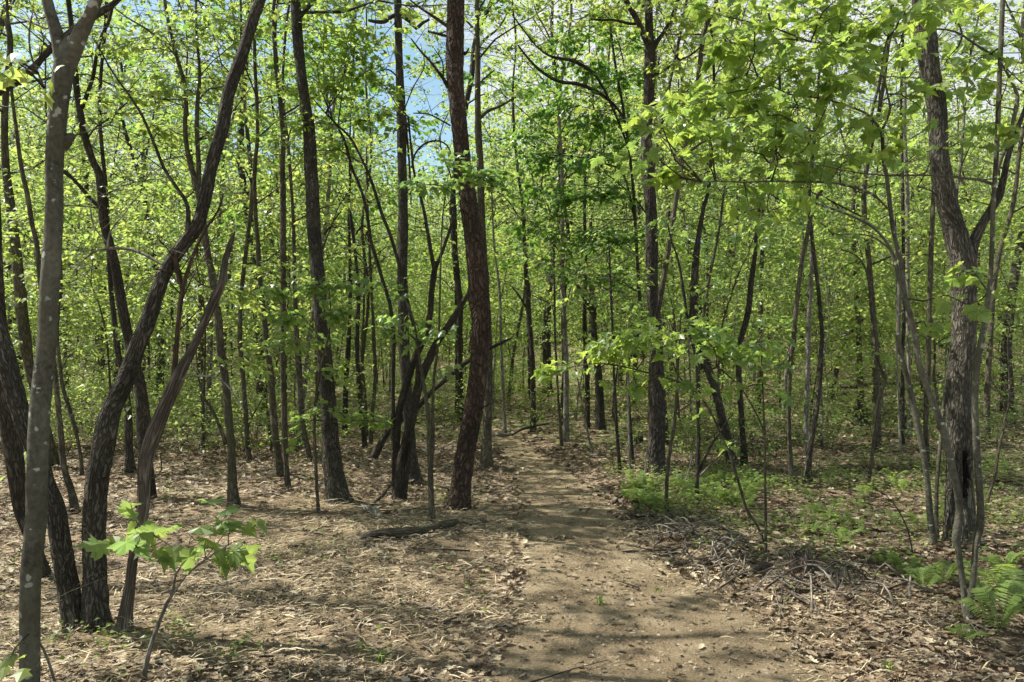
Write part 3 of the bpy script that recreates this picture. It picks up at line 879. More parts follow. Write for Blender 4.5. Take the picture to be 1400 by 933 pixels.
tree('slender_tree', 'darkest far trunk, midway between the big flared trunk and the leaning dead trunk', 'tree', 'dark',
     [[(499, 614, 8), (497, 590, 6.5), (494, 566, 7), (490, 516, 6.5), (488, 466, 6.5), (490, 400, 5.5), (487, 358, 4.5), (481, 308, 5), (478, 280, 3)]],
     [[(487, 320, 3), (497, 308, 3), (505, 330, 2)]], H=8.5, crown=[dict(z0=3.6, spread=1.4, nb=9, nl=45)], seed=18)
tree('young_tree', 'slim far stem just left of the foot of the leaning dead log', 'tree', 'olive',
     [[(507, 608, 6), (509, 566, 5), (513, 516, 6), (511, 466, 5), (509, 420, 4), (506, 358, 3.5), (502, 258, 3), (501, 200, 2.5)]], crown=[dict(z0=3.5, spread=1.2, nb=9, nl=40)], seed=19)
tree('young_tree', 'pencil thin far stem close behind the darkest far trunk near the leaning dead log', 'tree', 'olive',
     [[(501, 597, 5), (499, 540, 4.5), (495, 490, 4), (497, 430, 3.5), (499, 360, 3)]], crown=[dict(z0=3.2, spread=1.2, nb=8, nl=40)], seed=20)
tree('leaning_tree', 'dead trunk leaning steeply to the right across the clearing, passing behind the red barked pine', 'dead tree', 'oakred',
     [[(507, 634, 14), (518, 612, 12), (531, 590, 11), (550, 572, 10), (572, 555, 9), (590, 536, 9), (605, 522, 8.5), (625, 505, 7.5), (642, 492, 6.5), (665, 479, 5), (690, 467, 4), (700, 462, 2)]],
     base=(509, 632), detail=1, seed=21)
tree('multi_stemmed_tree', 'crooked clump with one snaking stem and one forked stem, left of the red barked pine', 'tree', 'oakred',
     [[(546, 687, 21), (547, 670, 16), (547, 650, 14), (548, 641, 13), (552, 616, 12.5), (558, 591, 12), (564, 566, 13.5), (569, 541, 13), (576, 516, 12.5), (587, 491, 12.5), (598, 468, 12), (609, 452, 12), (622, 432, 10), (632, 416, 9), (638, 405, 6)],
      [(543, 686, 12), (541, 650, 9), (542, 616, 9), (543, 591, 9.5), (545, 566, 10), (551, 541, 11), (559, 516, 10), (567, 491, 10), (578, 466, 11), (584, 450, 9.5), (588, 430, 8), (590, 400, 8), (594, 370, 8.5), (597, 358, 6)],
      [(540, 686, 8), (538, 600, 6.5), (537, 541, 6), (538, 466, 6), (536, 440, 6), (533, 415, 5), (525, 390, 5), (513, 350, 5), (507, 330, 5), (503, 300, 4.5), (497, 270, 4.5), (488, 245, 4), (482, 233, 4), (470, 190, 4), (455, 165, 3.5), (445, 155, 3)],
      [(553, 684, 6), (562, 600, 5), (570, 520, 5), (570, 466, 5), (562, 433, 5), (552, 390, 5), (543, 353, 5), (533, 320, 5), (523, 295, 5), (515, 270, 4.5), (505, 240, 4), (498, 225, 4), (480, 190, 4), (462, 172, 4), (447, 158, 3)]],
     [[(594, 372, 6), (585, 320, 5), (580, 290, 4.5), (572, 258, 4), (566, 235, 3.5), (562, 200, 3), (558, 160, 2.5)], [(596, 366, 6), (608, 335, 5), (617, 308, 4.5), (621, 285, 4)],
      [(563, 230, 3), (568, 210, 3), (582, 196, 3), (600, 193, 2.6), (612, 200, 2.4), (618, 215, 2)]],
     sprays=[(480, 75, 48, 200), (450, 125, 42, 190), (515, 110, 36, 130), (500, 165, 32, 110), (430, 170, 32, 120), (415, 70, 36, 130), (465, 25, 44, 120), (525, 150, 26, 50), (540, 180, 20, 26), (460, 200, 28, 70), (495, 55, 30, 80), (430, 35, 36, 110), (390, 120, 36, 100), (395, 200, 36, 80)],
     leaf='green', lsize=0.075, detail=1, base=(546, 686), seed=22)
tree('oak_tree', 'tall straight grey trunk with a crooked dead branch on top, against the open sky', 'tree', 'oak',
     [[(567, 665, 30), (566, 652, 21), (562, 620, 15), (560, 591, 14), (558, 566, 14), (555, 516, 14.5), (552, 466, 15), (551, 416, 14), (550, 366, 14), (551, 316, 14), (551, 266, 13), (550, 233, 13), (549, 180, 13), (547, 130, 12), (546, 90, 11), (545, 50, 10.5), (544, 0, 10.5), (542, -100, 9), (540, -250, 6)]],
     [[(546, 20, 6), (537, 22, 6), (525, 30, 6), (515, 30, 5), (504, 28, 4)], [(547, 20, 6), (557, 27, 5.5), (563, 33, 5), (569, 39, 5), (577, 32, 4.5), (587, 27, 3)],
      [(552, 130, 3), (556, 180, 3), (560, 230, 2.5), (562, 280, 2)], [(548, 110, 2.5), (530, 95, 2), (510, 100, 1.5), (490, 95, 1)], [(549, 160, 2), (565, 120, 1.8), (580, 90, 1.5), (575, 60, 1)]],
     crown=[dict(z0=9.6, spread=1.6, nb=8, nl=40)], detail=1, seed=23)
tree('pine_tree', 'thick red barked pine bowed to the right, the tallest trunk left of the trail', 'tree', 'pine',
     [[(626, 701, 42), (627, 692, 35), (630, 666, 28.5), (637, 616, 25.5), (646, 566, 27), (653, 516, 26), (657, 466, 25.5), (658, 433, 26.5), (656, 408, 28), (652, 358, 28.5), (645, 308, 26), (641, 283, 25), (638, 258, 23), (634, 233, 23), (631, 200, 22.5), (626, 150, 23), (622, 100, 24), (622, 50, 24.5), (623, 0, 24.5), (624, -80, 23), (622, -250, 20), (620, -420, 14)]],
     [[(613, 120, 7), (606, 108, 5.5), (598, 97, 5), (588, 84, 4.5), (575, 70, 4), (562, 53, 2.5)], [(613, 37, 5), (600, 28, 4.5), (585, 18, 3.5), (570, 8, 2.5), (555, -5, 2)], [(612, 50, 3.5), (597, 46, 3.2), (585, 43, 2)],
      [(616, 172, 2.5), (600, 163, 2.5), (585, 156, 2.2), (565, 155, 1.5)], [(634, 75, 5), (640, 70, 4), (641, 66, 2)], [(606, 105, 2.5), (605, 85, 2), (596, 70, 1.5), (590, 62, 1)],
      [(640, 568, 2.5), (650, 562, 2.2), (663, 556, 2), (670, 552, 1.2)]],
     H=11.5, crown=[dict(z0=6.4, spread=2.0, nb=12, nl=70)], detail=2, leaf='deep', lsize=0.07, seed=24)
tree('slender_tree', 'straight pale grey trunk directly behind the red barked pine at the edge of the trail', 'tree', 'olive',
     [[(664, 642, 22), (665, 622, 15), (666, 591, 12.5), (668, 541, 11), (668, 490, 10), (667, 450, 10), (663, 390, 9.5), (660, 330, 10), (658, 283, 10), (657, 233, 10), (654, 180, 9.5), (653, 130, 8), (653, 70, 7), (652, 0, 6), (651, -100, 5)]],
     [[(656, 162, 5), (668, 152, 4.5), (685, 145, 3.5), (705, 133, 2.5)], [(655, 115, 3), (665, 105, 2.5), (675, 97, 2)]],
     H=11, crown=[dict(z0=6.4, spread=1.8, nb=12, nl=55)], sprays=[(690, 130, 40, 45), (700, 60, 40, 50), (680, 200, 30, 30)], detail=1, seed=25)
tree('slender_tree', 'wavy dark trunk half hidden behind the red barked pine, emerging on both sides of it', 'tree', 'dark',
     [[(630, 577, 9), (629, 520, 7.5), (628, 466, 7.5), (629, 420, 8.5), (625, 380, 9), (621, 330, 8.5), (618, 290, 8), (622, 240, 7.5), (630, 190, 7), (638, 140, 7), (644, 110, 7.5), (648, 70, 8), (654, 40, 7), (665, 20, 6), (672, 0, 5), (690, -50, 4)]],
     [[(648, 76, 6), (662, 55, 5), (680, 40, 4), (692, 22, 3), (700, 8, 2)]], H=13, crown=[dict(z0=8.2, spread=1.8, nb=10, nl=50)], seed=26)
tree('sapling', 'slim twin stemmed grey sapling standing between the crooked clump and the pine', 'sapling', 'olive',
     [[(591, 715, 11), (590, 695, 8), (588, 640, 7), (587, 616, 6), (585, 566, 6), (580, 530, 5), (574, 495, 4), (570, 466, 3), (566, 440, 2.5), (560, 420, 2)],
      [(591, 712, 8), (590, 640, 5), (592, 600, 5), (592, 541, 4), (594, 510, 4), (598, 480, 3.5), (600, 460, 3), (602, 380, 2.5), (605, 300, 2.2), (610, 258, 1.8)]],
     [[(590, 612, 2.4), (598, 598, 2.2), (604, 588, 1.8), (606, 584, 1.2)], [(607, 285, 2), (625, 265, 1.6), (650, 250, 1.4), (668, 246, 1)]],
     sprays=[(580, 252, 24, 46), (612, 246, 30, 72), (650, 240, 28, 72), (668, 248, 22, 39), (690, 240, 15, 18), (535, 456, 24, 39), (572, 450, 22, 36), (600, 455, 22, 25), (548, 400, 13, 14), (610, 505, 11, 10), (540, 435, 15, 18)],
     leaf='green', lsize=0.085, seed=27)
tree('young_tree', 'thin pale stem right of the pine foot, just beyond the bend of the trail', 'tree', 'pale',
     [[(691, 595, 5), (688, 540, 4), (685, 466, 4), (683, 400, 3.5), (676, 340, 3), (672, 260, 2.5)]], crown=[dict(z0=4.5, spread=1.3, nb=8, nl=40)], seed=28)
# --- right of the trail, far
tree('slender_tree', 'straight dark trunk at the left end of the far brush pile beyond the trail', 'tree', 'dark',
     [[(729, 591, 9), (729, 541, 7), (728, 500, 7), (726, 466, 6.5), (723, 430, 7), (721, 395, 7), (718, 358, 6), (716, 310, 4.5), (713, 270, 4), (708, 233, 4), (703, 180, 4)]],
     [[(719, 420, 4), (710, 405, 3), (700, 392, 2.5)], [(716, 305, 3), (706, 292, 3), (695, 275, 2.5), (680, 262, 2)]], H=10, crown=[dict(z0=6.5, spread=1.4, nb=8, nl=40)], seed=29)
tree('young_tree', 'thin reddish stem right behind the end of the trail', 'tree', 'olive',
     [[(768, 613, 5), (766, 580, 4), (763, 541, 3.5), (761, 500, 3), (759, 466, 3), (758, 400, 3), (757, 330, 2.5)]], crown=[dict(z0=2.0, spread=1.3, nb=11, nl=40)], seed=30)
tree('slender_tree', 'short dark trunk hidden in leaves between the thin reddish stem and the broken forked stub', 'tree', 'dark',
     [[(803, 587, 8), (803, 541, 6.5), (801, 490, 6), (800, 466, 6), (799, 420, 5.5)]], H=10, crown=[dict(z0=4.0, spread=1.8, nb=12, nl=50)], seed=31)
tree('broken_snag', 'dark broken stub with a forked top among bright leaves right of the trail end', 'dead tree', 'dark',
     [[(821, 589, 15), (820, 541, 11), (816, 490, 9), (812, 450, 8.5), (811, 420, 8.5), (811, 398, 7.5), (811, 392, 3)]], [[(810, 428, 8), (802, 412, 8), (795, 400, 8), (789, 390, 5)]], seed=32)
tree('maple_tree', 'leafy maple with thin wavy stem and dark green foliage beside the big forked trunk', 'tree', 'dark',
     [[(865, 635, 7), (862, 591, 5), (859, 541, 4.5), (859, 500, 4.5), (868, 470, 4), (877, 440, 5), (874, 400, 4.5), (871, 350, 4.5), (868, 290, 4.5), (862, 220, 4), (852, 150, 4), (840, 80, 3.5), (830, 0, 3)]],
     [[(868, 300, 3.5), (850, 235, 3), (820, 222, 3), (790, 215, 2.5), (755, 212, 2)], [(860, 205, 3.5), (845, 165, 3.5), (815, 105, 4.5), (785, 84, 5), (755, 78, 4), (735, 65, 3), (715, 40, 3), (700, 20, 2)],
      [(858, 175, 4.5), (845, 150, 4.5), (820, 128, 5), (790, 115, 5), (765, 112, 4.5), (740, 98, 4), (722, 80, 4), (708, 62, 3)]],
     sprays=[(800, 90, 55, 221), (770, 150, 52, 221), (820, 160, 52, 221), (760, 215, 50, 204), (810, 215, 50, 204), (850, 110, 40, 153), (740, 260, 40, 153), (790, 270, 50, 187), (840, 265, 45, 170), (760, 320, 40, 136), (810, 330, 46, 153), (850, 330, 36, 102), (730, 190, 36, 119), (780, 375, 36, 102), (830, 385, 36, 102), (860, 60, 40, 119), (820, 40, 40, 119), (770, 60, 36, 102), (720, 310, 30, 68), (860, 200, 36, 102)],
     leaf='deep', lsize=0.095, seed=33)
tree('oak_tree', 'big dark straight trunk forking near the top, right of the trail behind the ferns', 'tree', 'dark',
     [[(896, 653, 38), (896, 636, 28), (898, 600, 23.5), (899, 566, 21), (898, 516, 17.5), (899, 480, 16), (898, 455, 15), (893, 430, 15), (891, 383, 17), (891, 333, 17.5), (890, 290, 16.5), (886, 240, 17), (884, 200, 16), (886, 150, 14), (888, 100, 16), (889, 75, 16), (888, 50, 12), (887, 0, 11), (886, -80, 10), (880, -250, 7)]],
     [[(886, 60, 10), (880, 48, 10), (876, 38, 9), (868, 22, 9), (858, 5, 8), (850, -20, 7), (830, -100, 5)], [(892, 70, 8), (900, 55, 8), (905, 48, 7), (913, 35, 6), (922, 15, 6), (930, -10, 5), (945, -80, 4)],
      [(872, 32, 4), (863, 33, 4), (850, 30, 4), (835, 27, 3), (822, 28, 3), (808, 26, 2.5)], [(892, 105, 4), (910, 95, 4), (925, 85, 3), (945, 75, 3), (960, 62, 2)]],
     H=11.5, crown=[dict(z0=6.2, spread=2.2, nb=14, nl=75)], sprays=[(930, 50, 44, 110), (915, 90, 34, 80), (860, 10, 44, 90), (965, 25, 46, 110), (1000, 60, 44, 80), (940, 120, 36, 60), (820, 15, 44, 80), (990, 130, 40, 60), (900, 15, 40, 80)], detail=2, lsize=0.085, seed=34)
tree('slender_tree', 'smooth olive trunk slanting right, crossing the big dark forked trunk by the fern patch', 'tree', 'olive',
     [[(889, 650, 11), (890, 600, 8), (889, 540, 8), (890, 490, 8), (893, 445, 8), (897, 425, 8.2), (904, 385, 8), (910, 345, 7.5), (914, 320, 7), (920, 280, 6.8), (925, 245, 6.5), (933, 200, 7), (941, 165, 7), (948, 120, 7), (951, 90, 7), (956, 55, 6), (968, 25, 5), (975, 0, 5), (985, -60, 4)]],
     [[(920, 212, 4), (940, 208, 4), (960, 195, 4), (980, 187, 3)]], H=9.5, crown=[dict(z0=5.6, spread=1.5, nb=9, nl=50)], detail=1, base=(893, 648), lean=-0.05, seed=35)
tree('young_tree', 'thin dark stem, first one right of the trail edge beyond the leaf bank', 'tree', 'dark',
     [[(848, 651, 6), (844, 600, 4.5), (841, 541, 4), (839, 500, 3.5), (838, 460, 3), (835, 400, 3), (833, 340, 2.5)]], crown=[dict(z0=2.0, spread=0.9, nb=9, nl=30)], seed=36)
tree('dead_sapling', 'bare straight pale pole just left of the big dark forked trunk', 'sapling', 'pale',
     [[(862, 662, 3), (860, 600, 2.6), (859, 540, 2.5), (857, 480, 2), (856, 440, 1.5)]], seed=37)
tree('dead_sapling', 'bare thin stick of a sapling leaning left over the far end of the trail', 'sapling', 'pale',
     [[(811, 623, 3.4), (803, 590, 3), (796, 550, 2.5), (790, 520, 2), (784, 490, 1.5)]], seed=38)
tree('sapling', 'slender dark sapling forking at knee height in front of the big dark forked trunk', 'sapling', 'olive',
     [[(911, 701, 7.5), (911, 680, 5.5), (913, 641, 5), (916, 616, 5), (922, 580, 5), (925, 541, 4), (927, 500, 3), (929, 460, 2.5), (932, 420, 2)]],
     [[(924, 567, 3), (935, 558, 2.5), (943, 553, 2), (952, 543, 1.5)], [(927, 510, 2), (915, 490, 1.8), (905, 475, 1.2)]], sprays=[(905, 470, 16, 14), (930, 440, 16, 14), (955, 535, 12, 8)], leaf='green', lsize=0.08, seed=39)
tree('sapling', 'dark sapling with a bare side branch, standing in the bright fern patch', 'sapling', 'dark',
     [[(952, 688, 7), (953, 665, 6), (954, 630, 6), (955, 600, 4.5), (954, 566, 4), (952, 500, 4), (944, 455, 4.5), (940, 440, 4.5), (936, 410, 4), (930, 370, 4), (924, 345, 3), (918, 330, 2.5), (912, 300, 2)]],
     [[(956, 645, 4.5), (967, 620, 4), (975, 605, 4), (985, 590, 3.5), (995, 575, 2.6), (1003, 565, 1.5)], [(940, 440, 3), (945, 425, 2.5), (955, 405, 2), (975, 390, 1.5)]],
     sprays=[(915, 300, 22, 24), (960, 400, 18, 16), (930, 350, 18, 14)], leaf='green', lsize=0.08, seed=40)
tree('leaning_tree', 'dark trunk that leans and bows left, right of the fern patch', 'tree', 'dark',
     [[(1003, 643, 23), (1000, 627, 16), (994, 600, 13.5), (986, 566, 12), (977, 530, 12.5), (965, 495, 11.5), (957, 466, 11.5), (950, 450, 12), (949, 410, 11.5), (951, 360, 10), (955, 325, 7.5), (962, 285, 5.5), (968, 262, 5), (972, 220, 4.5), (976, 160, 4)]],
     H=9, crown=[dict(z0=4.8, spread=1.5, nb=10, nl=50)], detail=1, seed=41)
tree('slender_tree', 'brown upright trunk close behind the foot of the dark bowed trunk', 'tree', 'oakred',
     [[(1018, 639, 12), (1016, 600, 8), (1013, 560, 8), (1010, 510, 8), (1012, 470, 7.5), (1020, 440, 9), (1024, 420, 9), (1027, 385, 8), (1032, 350, 6), (1036, 300, 5)]], H=8.5, crown=[dict(z0=3.8, spread=1.5, nb=10, nl=50)], seed=42)
tree('slender_tree', 'slim stem curving up to the right beside the dark bowed trunk', 'tree', 'olive',
     [[(956, 620, 6), (955, 540, 5), (957, 470, 4.5), (963, 425, 4.5), (969, 385, 4.5), (977, 345, 4), (984, 308, 3.5), (991, 255, 3), (998, 200, 2.5)]], crown=[dict(z0=3.8, spread=1.1, nb=8, nl=35)], seed=43)
tree('young_tree', 'very thin stem swinging right between the dark bowed trunk and the leaning pair', 'tree', 'olive',
     [[(981, 610, 4), (982, 560, 3.5), (984, 466, 3), (994, 420, 3), (1006, 385, 3), (1015, 362, 2.5), (1022, 350, 2), (1032, 320, 1.5)]], crown=[dict(z0=2.2, spread=0.9, nb=8, nl=30)], seed=44)
tree('slender_tree', 'left trunk of the leaning pair that meets high up, bending right at its top', 'tree', 'olive',
     [[(1084, 664, 10), (1082, 645, 7), (1079, 591, 5.5), (1079, 541, 5.5), (1081, 490, 6.5), (1085, 466, 7.5), (1088, 430, 6.5), (1091, 400, 6.5), (1096, 358, 6.2), (1103, 325, 6), (1108, 300, 6.2), (1112, 285, 6), (1117, 270, 6), (1127, 257, 5), (1140, 240, 4), (1150, 225, 3.5), (1175, 212, 2.5)]],
     sprays=[(1100, 235, 30, 26), (1150, 215, 30, 26), (1085, 450, 14, 10), (1075, 500, 18, 16), (1060, 470, 18, 16)], leaf='green', lsize=0.09, detail=1, seed=45)
tree('slender_tree', 'right trunk of the leaning pair that meets high up, tilting left with a thick foot', 'tree', 'dark',
     [[(1104, 664, 15), (1105, 642, 9), (1107, 616, 8.5), (1113, 580, 8.5), (1116, 560, 8.2), (1121, 516, 6.8), (1123, 480, 6.2), (1124, 458, 6), (1120, 408, 5.6), (1114, 358, 5.4), (1110, 325, 5.4), (1107, 290, 6), (1106, 260, 6.5), (1109, 235, 6), (1112, 200, 4.5), (1117, 160, 4), (1120, 100, 3.5)]],
     H=8.5, crown=[dict(z0=4.2, spread=1.4, nb=9, nl=45)], detail=1, seed=46)
tree('dead_tree', 'bleached bare dead pole standing between the two trunks of the leaning pair', 'dead tree', 'pale',
     [[(1102, 628, 8), (1102, 590, 6.5), (1104, 510, 7.5), (1105, 466, 7.5), (1106, 430, 7), (1109, 390, 5.5), (1109, 330, 4), (1108, 300, 2)]], [[(1102, 405, 3), (1108, 385, 2.5), (1112, 370, 2)]], seed=47)
tree('leaning_tree', 'dark dead trunk slanting right in the far undergrowth, right of the leaning pair', 'dead tree', 'dark',
     [[(1137, 545, 6), (1144, 505, 7), (1150, 475, 9), (1165, 450, 10), (1185, 430, 9), (1200, 415, 8), (1215, 395, 7), (1245, 380, 5), (1270, 365, 3)]], [[(1152, 470, 5), (1160, 445, 4), (1185, 405, 3.5), (1192, 385, 2.5)]], seed=48)
tree('young_tree', 'crooked young tree with a sharp kink at eye height, right of the leaning pair', 'tree', 'olive',
     [[(1188, 663, 5), (1191, 640, 5), (1195, 600, 5.5), (1199, 565, 5), (1201, 550, 5.2), (1207, 530, 5.5), (1212, 518, 5.5), (1206, 508, 4.5), (1200, 490, 4), (1198, 466, 4), (1192, 420, 4), (1188, 385, 3.5), (1180, 360, 3), (1168, 348, 2.5), (1150, 341, 2)]],
     [[(1192, 640, 3), (1188, 660, 3), (1186, 690, 2)]], sprays=[(1195, 490, 14, 10), (1185, 505, 12, 8), (1215, 495, 14, 10)], leaf='green', lsize=0.09, seed=49)
tree('young_tree', 'pale straight thin stem in the open ground left of the grey twin stemmed maple', 'tree', 'pale',
     [[(1233, 630, 4.2), (1230, 590, 3.5), (1228, 541, 3.2), (1226, 500, 3), (1226, 400, 3), (1224, 300, 2.5)]], crown=[dict(z0=3.0, spread=1.0, nb=8, nl=35)], seed=50)
# --- near right
tree('maple_tree', 'grey maple of two stems, one arching far left, at the foot of the massive oak', 'tree', 'gray',
     [[(1277, 757, 16), (1275, 735, 10.5), (1271, 699, 9.5), (1268, 660, 9), (1262, 616, 8.5), (1254, 578, 9.5), (1243, 528, 8.5), (1233, 491, 7.5), (1228, 466, 6.8), (1229, 420, 6), (1230, 390, 6), (1226, 365, 7), (1217, 340, 6), (1205, 322, 5), (1190, 308, 4.5), (1170, 298, 4), (1145, 288, 3.5), (1122, 281, 3), (1100, 274, 2.5), (1075, 280, 2), (1050, 290, 1.5)],
      [(1280, 757, 11), (1280, 720, 7), (1280, 699, 5.8), (1281, 660, 5.5), (1285, 616, 5.5), (1288, 578, 5), (1292, 541, 6), (1297, 510, 6.5), (1302, 490, 8), (1306, 466, 5), (1309, 430, 4), (1309, 383, 4), (1306, 308, 4), (1309, 258, 3.5), (1313, 230, 4.5), (1319, 150, 4), (1327, 75, 3), (1336, 30, 3), (1341, 0, 2.5)]],
     [[(1217, 341, 3), (1195, 325, 2.6), (1170, 320, 2.4), (1140, 322, 2)], [(1305, 300, 3), (1290, 275, 2.6), (1275, 262, 2.2), (1255, 255, 1.6)]],
     sprays=[(1060, 300, 40, 22), (1085, 270, 30, 18), (1110, 290, 26, 14), (1140, 320, 22, 10), (1050, 250, 44, 26), (1000, 235, 40, 24), (1330, 60, 40, 24), (1345, 170, 30, 14), (1300, 120, 30, 12), (1290, 200, 30, 12)],
     leaf='green', lsize=0.088, tmpl=MAPLE, detail=1, base=(1277, 755), seed=51)
tree('maple_tree', 'grey forked maple with two kinked stems and large leaves, nearest tree on the right', 'tree', 'gray',
     [[(1323, 853, 15), (1319, 828, 8), (1317, 799, 8), (1313, 774, 8.5), (1310, 749, 10), (1307, 737, 13), (1309, 722, 12), (1312, 699, 10.5), (1308, 666, 11), (1302, 641, 11.5), (1290, 591, 11.5), (1281, 566, 11), (1272, 541, 10), (1262, 516, 10), (1255, 491, 9.5), (1252, 466, 8.5), (1247, 440, 7.8), (1238, 408, 7.2), (1232, 358, 6.6), (1226, 335, 6.2), (1222, 320, 6.2), (1217, 283, 6.2), (1212, 240, 5.8), (1208, 220, 5.8), (1206, 176, 5.5)],
      [(1326, 853, 14), (1326, 826, 9), (1330, 799, 8.8), (1332, 774, 8.8), (1334, 745, 9), (1339, 725, 12), (1341, 699, 10.5), (1337, 641, 10), (1334, 591, 10), (1333, 541, 9.2), (1335, 510, 9), (1337, 491, 9.2), (1342, 466, 9.5), (1348, 433, 8.8), (1352, 400, 7.5), (1354, 383, 7), (1356, 340, 6.8), (1357, 308, 6.8), (1359, 258, 6.8), (1361, 232, 7.2), (1364, 175, 8), (1367, 100, 7.5), (1370, 25, 7.5), (1371, 0, 7), (1374, -60, 6), (1380, -150, 4), (1385, -260, 2)]],
     [[(1206, 180, 5), (1197, 168, 4), (1187, 157, 4), (1165, 147, 3.2), (1145, 140, 3), (1110, 133, 2.8), (1082, 130, 2.5), (1050, 115, 2), (1020, 105, 1.2)],
      [(1207, 176, 4.5), (1217, 150, 4), (1213, 128, 3.5), (1210, 112, 3.3), (1206, 100, 3.2), (1203, 90, 3), (1185, 72, 2.8), (1167, 66, 2.5), (1125, 60, 2), (1090, 55, 1.2)],
      [(1204, 90, 3), (1212, 57, 2.8), (1217, 38, 2.5), (1222, 20, 2.2), (1230, 2, 2), (1240, -30, 1.5)],
      [(1214, 286, 4.5), (1195, 267, 4), (1175, 259, 4), (1150, 252, 3.5), (1137, 250, 3.3), (1100, 249, 3), (1050, 248, 2.5), (1020, 250, 2), (990, 248, 1.5), (940, 250, 1)],
      [(1361, 240, 7), (1370, 215, 6.5), (1378, 195, 6.5), (1386, 162, 6.5), (1391, 135, 8), (1387, 120, 5.5), (1375, 97, 4.8), (1363, 79, 4.4), (1345, 68, 4), (1332, 60, 4), (1315, 48, 3.4), (1300, 42, 3.2), (1282, 40, 3), (1260, 43, 2.5), (1240, 47, 2), (1215, 53, 1.5)],
      [(1316, 49, 3), (1310, 30, 3), (1300, 18, 2.5), (1285, 5, 2), (1270, -20, 1.5)],
      [(1357, 252, 5), (1340, 246, 4.5), (1320, 244, 4), (1295, 241, 3.5), (1270, 240, 3), (1245, 240, 3), (1210, 240, 2.5), (1170, 236, 2), (1120, 226, 1.5)],
      [(1131, 145, 2), (1100, 205, 1.8), (1075, 215, 1.6), (1050, 222, 1.2)],
      [(1337, 500, 2.2), (1315, 512, 2), (1290, 520, 1.8), (1270, 525, 1.2)]],
     sprays=[(880, 165, 16, 7), (895, 190, 12, 5), (920, 150, 26, 12), (960, 140, 34, 18), (1000, 110, 42, 26), (1040, 130, 44, 28), (1010, 165, 40, 24), (960, 180, 34, 16), (1050, 60, 50, 34), (1090, 30, 50, 36), (1130, 60, 44, 28), (1080, 95, 44, 30), (1120, 120, 40, 24), (1160, 100, 36, 20), (1090, 150, 40, 24), (1060, 185, 40, 24), (1020, 205, 36, 20), (970, 220, 36, 18), (925, 235, 34, 16), (1110, 185, 32, 14), (1150, 30, 44, 28), (1190, 25, 40, 22), (1240, 20, 36, 16), (1270, 20, 34, 14), (1230, 65, 26, 10), (1180, 170, 26, 10),
             (1210, 205, 26, 10), (1150, 225, 28, 12), (1245, 130, 26, 9), (1290, 90, 28, 9), (1330, 90, 30, 12), (1385, 60, 34, 18), (1390, 180, 30, 14), (1375, 120, 28, 10), (1260, 150, 24, 8), (1040, 20, 44, 26), (1000, 60, 38, 18), (1070, 225, 30, 12), (900, 250, 22, 9), (860, 215, 14, 5), (810, 150, 10, 3), (1180, 200, 24, 9), (1095, 250, 30, 10), (1020, 265, 28, 10), (1320, 372, 14, 7), (1338, 380, 10, 4), (1325, 418, 16, 9), (1340, 410, 10, 4), (1266, 447, 12, 5), (1160, -30, 50, 14), (1250, -60, 50, 12), (1350, -30, 50, 14), (980, 20, 30, 12)],
     leaf='green', lsize=0.09, tmpl=MAPLE, detail=1, base=(1324, 851), seed=52)
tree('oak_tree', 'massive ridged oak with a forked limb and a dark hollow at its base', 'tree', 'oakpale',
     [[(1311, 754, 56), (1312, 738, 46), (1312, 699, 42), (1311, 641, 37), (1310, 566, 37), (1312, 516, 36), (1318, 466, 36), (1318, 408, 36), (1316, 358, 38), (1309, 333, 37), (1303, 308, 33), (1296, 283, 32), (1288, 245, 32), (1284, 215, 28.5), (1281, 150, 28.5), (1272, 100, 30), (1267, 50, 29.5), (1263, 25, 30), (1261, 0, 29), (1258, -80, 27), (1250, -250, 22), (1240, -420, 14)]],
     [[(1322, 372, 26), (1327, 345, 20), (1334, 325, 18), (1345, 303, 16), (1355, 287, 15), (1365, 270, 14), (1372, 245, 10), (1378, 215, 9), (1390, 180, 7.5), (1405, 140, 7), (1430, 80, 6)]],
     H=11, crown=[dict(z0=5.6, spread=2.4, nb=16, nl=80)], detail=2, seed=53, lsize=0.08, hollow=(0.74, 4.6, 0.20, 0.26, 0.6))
tree('slender_tree', 'greenish upright trunk just left of the massive ridged oak, seen between the maple stems', 'tree', 'olive',
     [[(1268, 643, 9), (1266, 591, 7.5), (1267, 541, 8), (1269, 490, 8), (1270, 440, 8), (1272, 390, 7.5), (1273, 340, 7.2), (1275, 295, 7), (1278, 240, 6), (1283, 170, 5)]], H=11, crown=[dict(z0=4.5, spread=1.4, nb=10, nl=45)], seed=54)
tree('slender_tree', 'bleached thin straight trunk, pale one of the two behind the arching maple stem', 'tree', 'pale',
     [[(1243, 601, 7), (1243, 540, 5.5), (1242, 466, 5.5), (1241, 400, 6.2), (1241, 340, 6.2), (1240, 250, 6), (1237, 180, 5), (1236, 100, 4)]], H=12, crown=[dict(z0=6.0, spread=1.4, nb=10, nl=45)], seed=55)
tree('slender_tree', 'dark thin straight trunk, dark one of the two behind the arching maple stem', 'tree', 'dark',
     [[(1235, 611, 6), (1234, 500, 5), (1236, 420, 5), (1235, 340, 5), (1234, 250, 4.8), (1232, 150, 4)]], H=12, crown=[dict(z0=5.0, spread=1.4, nb=10, nl=45)], seed=56)
